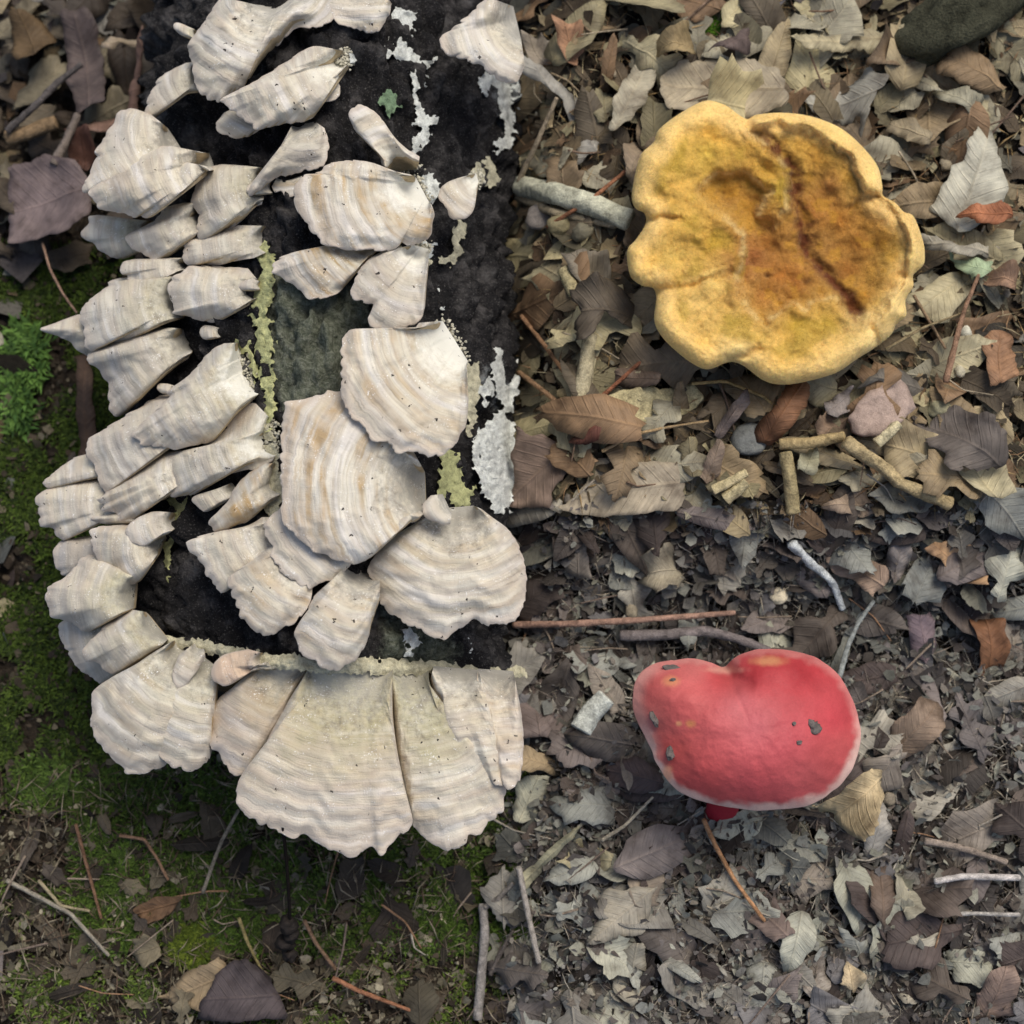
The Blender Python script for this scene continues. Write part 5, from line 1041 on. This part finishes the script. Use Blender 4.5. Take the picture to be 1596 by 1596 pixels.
for zone, (x0, x1, y0, y1, step, pal, where, rel) in {
    'A': (815, 1600, 10, 800, 66, PAL_A, 'in the litter around the yellow mushroom', 1.0),
    'B': (815, 1600, 825, 1600, 70, PAL_B, 'in the grey litter around the red mushroom', 0.95)}.items():
    for px, py in jgrid(x0, x1, y0, y1, step):
        c = random.choice(pal); kind = random.choice([0, 0, 0, 1, 1, 2, 3])
        L = random.uniform(0.020, 0.042)*rel*(1.2 if kind in (1, 2) else 1)
        shape = ('torn', 'oval', 'lobed', 'strip-like')[kind]
        scatter_leaf(px, py, L, c, random.uniform(0.003, 0.011), '%s %s dead leaf piece %s' % (tonename(c), shape, where), '%s %s leaf pieces %s' % (tonename(c), shape, where), kind)
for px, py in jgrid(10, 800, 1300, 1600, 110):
    c = random.choice(PAL_C_SHADED); kind = random.choice([0, 0, 1, 3])
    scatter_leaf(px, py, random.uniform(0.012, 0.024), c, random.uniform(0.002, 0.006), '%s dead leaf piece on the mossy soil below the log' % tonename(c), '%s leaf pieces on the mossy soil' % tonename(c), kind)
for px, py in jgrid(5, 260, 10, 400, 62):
    c = random.choice(PAL_C_SHADED); kind = random.choice([0, 1, 1, 2])
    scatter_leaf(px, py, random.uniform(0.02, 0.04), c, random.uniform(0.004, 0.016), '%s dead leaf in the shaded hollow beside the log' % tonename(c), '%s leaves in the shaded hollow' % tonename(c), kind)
def join_bag(bag, label):
    V = np.concatenate([b[0] for b in bag]); K = np.concatenate([b[2] for b in bag]); U = np.concatenate([b[3] for b in bag]); F = []; n = 0
    for b in bag:
        F += [tuple(i+n for i in f) for f in b[1]]; n += len(b[0])
    tag(mesh_obj('leaf_litter', V, F, M['leaf'], cols=K, uv=U), label, 'leaf litter', kind='stuff')
for x0, x1, y0, y1, st, pal, lb in ((800, 1640, -30, 815, 36, PAL_A, 'matted bed of small brown leaf pieces beneath the yellow mushroom litter'), (800, 1640, 815, 1640, 37, PAL_B, 'matted bed of small grey leaf pieces beneath the red mushroom litter'), (-20, 800, 1250, 1640, 70, PAL_C_SHADED, 'bed of small dark leaf pieces on the mossy soil')):
    bag = []
    for px, py in jgrid(x0, x1, y0, y1, st):
        c = np.array(random.choice(pal))*random.uniform(.55, 1.0)
        scatter_leaf(px, py, random.uniform(0.012, 0.028), c, random.uniform(0.001, 0.007), '', '', random.choice([0, 0, 1, 2, 3]), bag)
    join_bag(bag, lb)
# needles and thin stems
def scatter_needle(px, py, zone):
    th = random.random()*3.14; L = random.uniform(40, 110)
    c = random.choice([(138, 106, 78), (160, 140, 106), (128, 104, 82), (170, 154, 124), (116, 94, 76)] if zone == 'A' else [(150, 132, 112), (130, 112, 98), (170, 160, 142), (160, 120, 84)])
    dx, dy = math.cos(th)*L/2, math.sin(th)*L/2; b = random.uniform(-8, 8)
    where = {'A': 'around the yellow mushroom', 'B': 'around the red mushroom', 'C': 'on the mossy soil below the log'}[zone]
    nm = 'pale' if sum(c) > 400 else 'brown'
    gtwig('%s thin pine needle lying in the litter %s' % (nm, where), [(px-dx, py-dy), (px+b, py-b), (px+dx, py+dy)], random.uniform(1.3, 2.4), c, (random.uniform(8, 14), random.uniform(7, 13)), .6, 'pine_needle', 'pine needle', '%s pine needles %s' % (nm, where), sides=5, rough=.1)
for px, py in jgrid(815, 1600, 10, 800, 118): scatter_needle(px, py, 'A')
for px, py in jgrid(815, 1600, 825, 1600, 125): scatter_needle(px, py, 'B')
for px, py in jgrid(20, 790, 1400, 1600, 120): scatter_needle(px, py, 'C')
# small stones and bark crumbs
for px, py in jgrid(815, 1600, 10, 1600, 190):
    a = py < 810; c = random.choice([(112, 104, 90), (140, 130, 110), (92, 86, 78), (146, 140, 124)]); r = random.uniform(5, 11)
    crumb('bark_crumb', at_ground(px, py, random.uniform(.004, .010)), r*PXM*random.uniform(.8, 1.6), r*PXM, random.random()*6, c,
          '%s crumb of bark in the litter around the %s mushroom' % ('pale' if sum(c) > 360 else 'dark', 'yellow' if a else 'red'), 'bark crumb', 'bark crumbs around the %s mushroom' % ('yellow' if a else 'red'), .5, ICO2, .9)

# ------------------------------------------------------------------ uncountable ground cover
def flakes(name, N, xy, pal, smin, smax, liftmax, label, cat, aspect=(0.3, 1.0), tilt=0.5, dark=0.28):
    z = ground_z(xy[:, 0], xy[:, 1]) + rng.uniform(0.0, liftmax, N)
    s = smin*(smax/smin)**(rng.random(N)**1.6); asp = rng.uniform(*aspect, N)
    th = rng.uniform(0, 6.283, N); ax = np.stack([np.cos(th), np.sin(th), rng.normal(0, tilt, N)], 1); ax /= np.linalg.norm(ax, axis=1)[:, None]
    up = np.stack([rng.normal(0, tilt, N), rng.normal(0, tilt, N), np.ones(N)], 1)
    sd_ = np.cross(up, ax); sd_ /= np.linalg.norm(sd_, axis=1)[:, None]; nn = np.cross(ax, sd_)
    p = np.stack([xy[:, 0], xy[:, 1], z], 1)
    prof = np.array([(-1, -.2), (-.5, -.9), (.35, -1), (1, -.1), (.6, .8), (-.4, 1)])
    V = []
    for (a, b) in prof:
        ja = a*(1+rng.uniform(-.35, .35, N)); jb = b*(1+rng.uniform(-.45, .35, N))
        V.append(p + ax*(ja*s)[:, None] + sd_*(jb*s*asp)[:, None] + nn*((jb**2-.5)*s*asp*rng.normal(0, .35, N))[:, None])
    V.append(p + nn*(s*rng.normal(0, .12, N))[:, None])
    V = np.stack(V, 1)
    F = np.array([(6, i, (i+1) % 6) for i in range(6)])[None] + (np.arange(N)*7)[:, None, None]
    pc = np.array([leafcol(c) for c in pal])[rng.integers(0, len(pal), N)]*(dark+(1.08-dark)*rng.random(N)**1.3)[:, None]
    o = mesh_obj(name, V.reshape(-1, 3), F.reshape(-1, 3), M['flake'], cols=np.repeat(pc, 7, 0), smooth=False)
    tag(o, label, cat, kind='stuff')
def pxrect(x0, x1, y0, y1, N):
    return at_ground(rng.uniform(x0, x1, N), rng.uniform(y0, y1, N))[:, :2]
def outskirts(N, xmin=-0.75, xmax=0.75):
    q = np.c_[rng.uniform(xmin, xmax, N), rng.uniform(-0.75, 0.75, N)]
    return q
flakes('leaf_crumbs', 5000, pxrect(790, 1650, -40, 830, 5000), PAL_A, 0.0007, 0.0050, 0.006, 'crumbled tan and grey leaf litter around the yellow mushroom', 'leaf litter')
flakes('leaf_crumbs', 17000, pxrect(790, 1650, 790, 1660, 17000), [tuple(np.array(c)*0.75+32) for c in PAL_B], 0.0006, 0.0045, 0.011, 'fine grey crumbled leaf litter around the red mushroom', 'leaf litter', dark=0.50, tilt=0.7)
flakes('leaf_crumbs', 11000, pxrect(-40, 830, 1180, 1660, 11000), PAL_C_SHADED+[(140, 134, 116), (150, 142, 128), (164, 158, 142)], 0.0005, 0.0034, 0.004, 'dark crumbled litter on the mossy soil below the log', 'leaf litter', dark=0.40)
flakes('leaf_crumbs', 6000, pxrect(-40, 330, -40, 1200, 6000), PAL_C_SHADED, 0.0006, 0.0040, 0.005, 'dark crumbled litter in the hollow beside the log', 'leaf litter')
oq = outskirts(26000); ok = (np.abs(oq[:, 0]) > 0.25) | (np.abs(oq[:, 1]) > 0.25); oq = oq[ok]
flakes('leaf_crumbs', len(oq), oq, PAL_A+PAL_B, 0.003, 0.015, 0.008, 'dead leaf litter spreading away over the forest floor', 'leaf litter')
def fibres(name, N, xy, pal, label):
    z = ground_z(xy[:, 0], xy[:, 1]) + rng.uniform(0.001, 0.008, N); p = np.c_[xy, z]
    th = rng.uniform(0, 6.283, N); d = np.stack([np.cos(th), np.sin(th), rng.normal(0, .25, N)], 1)
    L = rng.uniform(0.003, 0.012, N)[:, None]; w = rng.uniform(0.00012, 0.0004, N)[:, None]
    sd_ = np.stack([-np.sin(th), np.cos(th), 0*th], 1); u = np.array([0, 0, 1.0])
    k = rng.normal(0, .15, N)[:, None]
    V = np.stack([p-d*L, p+sd_*(w+k*L)+u*w, p-sd_*(w-k*L)+u*w*0.3, p+d*L, p+sd_*k*L-u*w], 1)
    F = np.array([(0, 1, 2), (1, 3, 2), (0, 4, 1), (4, 3, 1), (0, 2, 4), (2, 3, 4)])[None]+(np.arange(N)*5)[:, None, None]
    pc = np.array([lin(c) for c in pal])[rng.integers(0, len(pal), N)]*rng.uniform(.7, 1.15, N)[:, None]
    tag(mesh_obj(name, V.reshape(-1, 3), F.reshape(-1, 3), M['flake'], cols=np.repeat(pc, 5, 0), smooth=False), label, 'plant fibres', kind='stuff')
fibres('plant_fibres', 1800, pxrect(800, 1650, -40, 830, 1800), [(168, 142, 100), (150, 120, 90), (190, 176, 140)], 'fine dry fibres and needle bits around the yellow mushroom')
fibres('plant_fibres', 6000, pxrect(800, 1650, 805, 1660, 6000), [(170, 160, 142), (140, 130, 120), (186, 180, 166)], 'fine grey fibres matted around the red mushroom')
fibres('plant_fibres', 1800, pxrect(-40, 830, 1200, 1660, 1800), [(130, 118, 98), (150, 140, 120), (100, 84, 70)], 'fine rootlet fibres on the mossy soil below the log')

def moss(name, pts, hmin, hmax, c0, c1, label, per=7, spread=0.0022, star=False):
    n = len(pts)*per; b = np.repeat(pts, per, 0)
    b = b + np.c_[rng.normal(0, spread, (n, 2)), np.zeros(n)]
    th = rng.uniform(0, 6.283, n); ln = rng.uniform(0.2, 1.0 if star else 0.7, n)
    d = np.stack([np.cos(th)*ln, np.sin(th)*ln, np.ones(n)], 1); d /= np.linalg.norm(d, axis=1)[:, None]
    h = rng.uniform(hmin, hmax, n)[:, None]; s = np.stack([-np.sin(th), np.cos(th), 0*th], 1); w = h*rng.uniform(.07, .14, n)[:, None]
    if star: b = b + np.c_[np.zeros((n, 2)), rng.uniform(0, .004, n)]
    m = b + d*h*0.55 + s*w; m2 = b + d*h*0.55 - s*w; tip = b + d*h + np.c_[np.cos(th), np.sin(th), -0.6+0*th]*h*0.25
    V = np.stack([b, m, m2, tip], 1); F = np.array([(0, 1, 2), (1, 3, 2)])[None]+(np.arange(n)*4)[:, None, None]
    k = np.repeat(np.repeat(rng.random(len(pts)), per), 4)[:, None]; k2 = np.repeat(rng.uniform(.7, 1.3, n), 4)[:, None]
    col = (lin(c0)*(1-k)+lin(c1)*k)*k2
    tag(mesh_obj(name, V.reshape(-1, 3), F.reshape(-1, 3), M['moss'], cols=col, smooth=False), label, 'moss', kind='stuff')
def moss_pts(x0, x1, y0, y1, N, thr, seed, sc=45):
    x = rng.uniform(x0, x1, N); y = rng.uniform(y0, y1, N)
    k = fbm(x/sc, y/sc, seed, 3) > thr; return at_ground(x[k], y[k])
moss('moss', moss_pts(-30, 250, 390, 1260, 11000, 0.44, 700), .0025, .0065, (30, 42, 16), (78, 98, 34), 'dark green moss on the ground along the bracket-covered log')
moss('moss', moss_pts(120, 830, 1190, 1480, 15000, 0.42, 710), .002, .0055, (40, 54, 24), (92, 118, 46), 'dull green moss on the ground under the fan brackets')
moss('moss', moss_pts(-30, 800, 1380, 1640, 5000, 0.60, 720), .002, .005, (56, 70, 34), (112, 134, 56), 'thin patchy moss on the soil below the hanging clod')
def cluster(cx, cy, rx, ry, N):
    a = rng.uniform(0, 6.283, N); r = np.sqrt(rng.random(N)); return at_ground(cx+rx*r*np.cos(a), cy+ry*r*np.sin(a))
moss('star_moss', np.concatenate([cluster(42, 560, 24, 44, 95), cluster(34, 640, 14, 40, 36)]), .005, .011, (50, 78, 34), (98, 132, 60), 'bright green star-shaped moss tuft near the spike-shaped bracket', 14, .0025, True)
moss('moss_cushion', cluster(303, 1472, 30, 26, 330), .003, .007, (62, 78, 26), (108, 122, 42), 'yellow-green moss cushion on the soil above the blackish-purple leaf', 9, .0018)
moss('moss_cushion', cluster(70, 1215, 42, 34, 260), .003, .007, (54, 74, 30), (92, 116, 50), 'fresh green moss cushion beside the pale corner fan', 9, .0018)
moss('moss_cushion', cluster(1106, 36, 24, 14, 160), .003, .006, (60, 100, 24), (110, 150, 44), 'small green moss cushion behind the wide grey-tan leaf', 9, .0016)
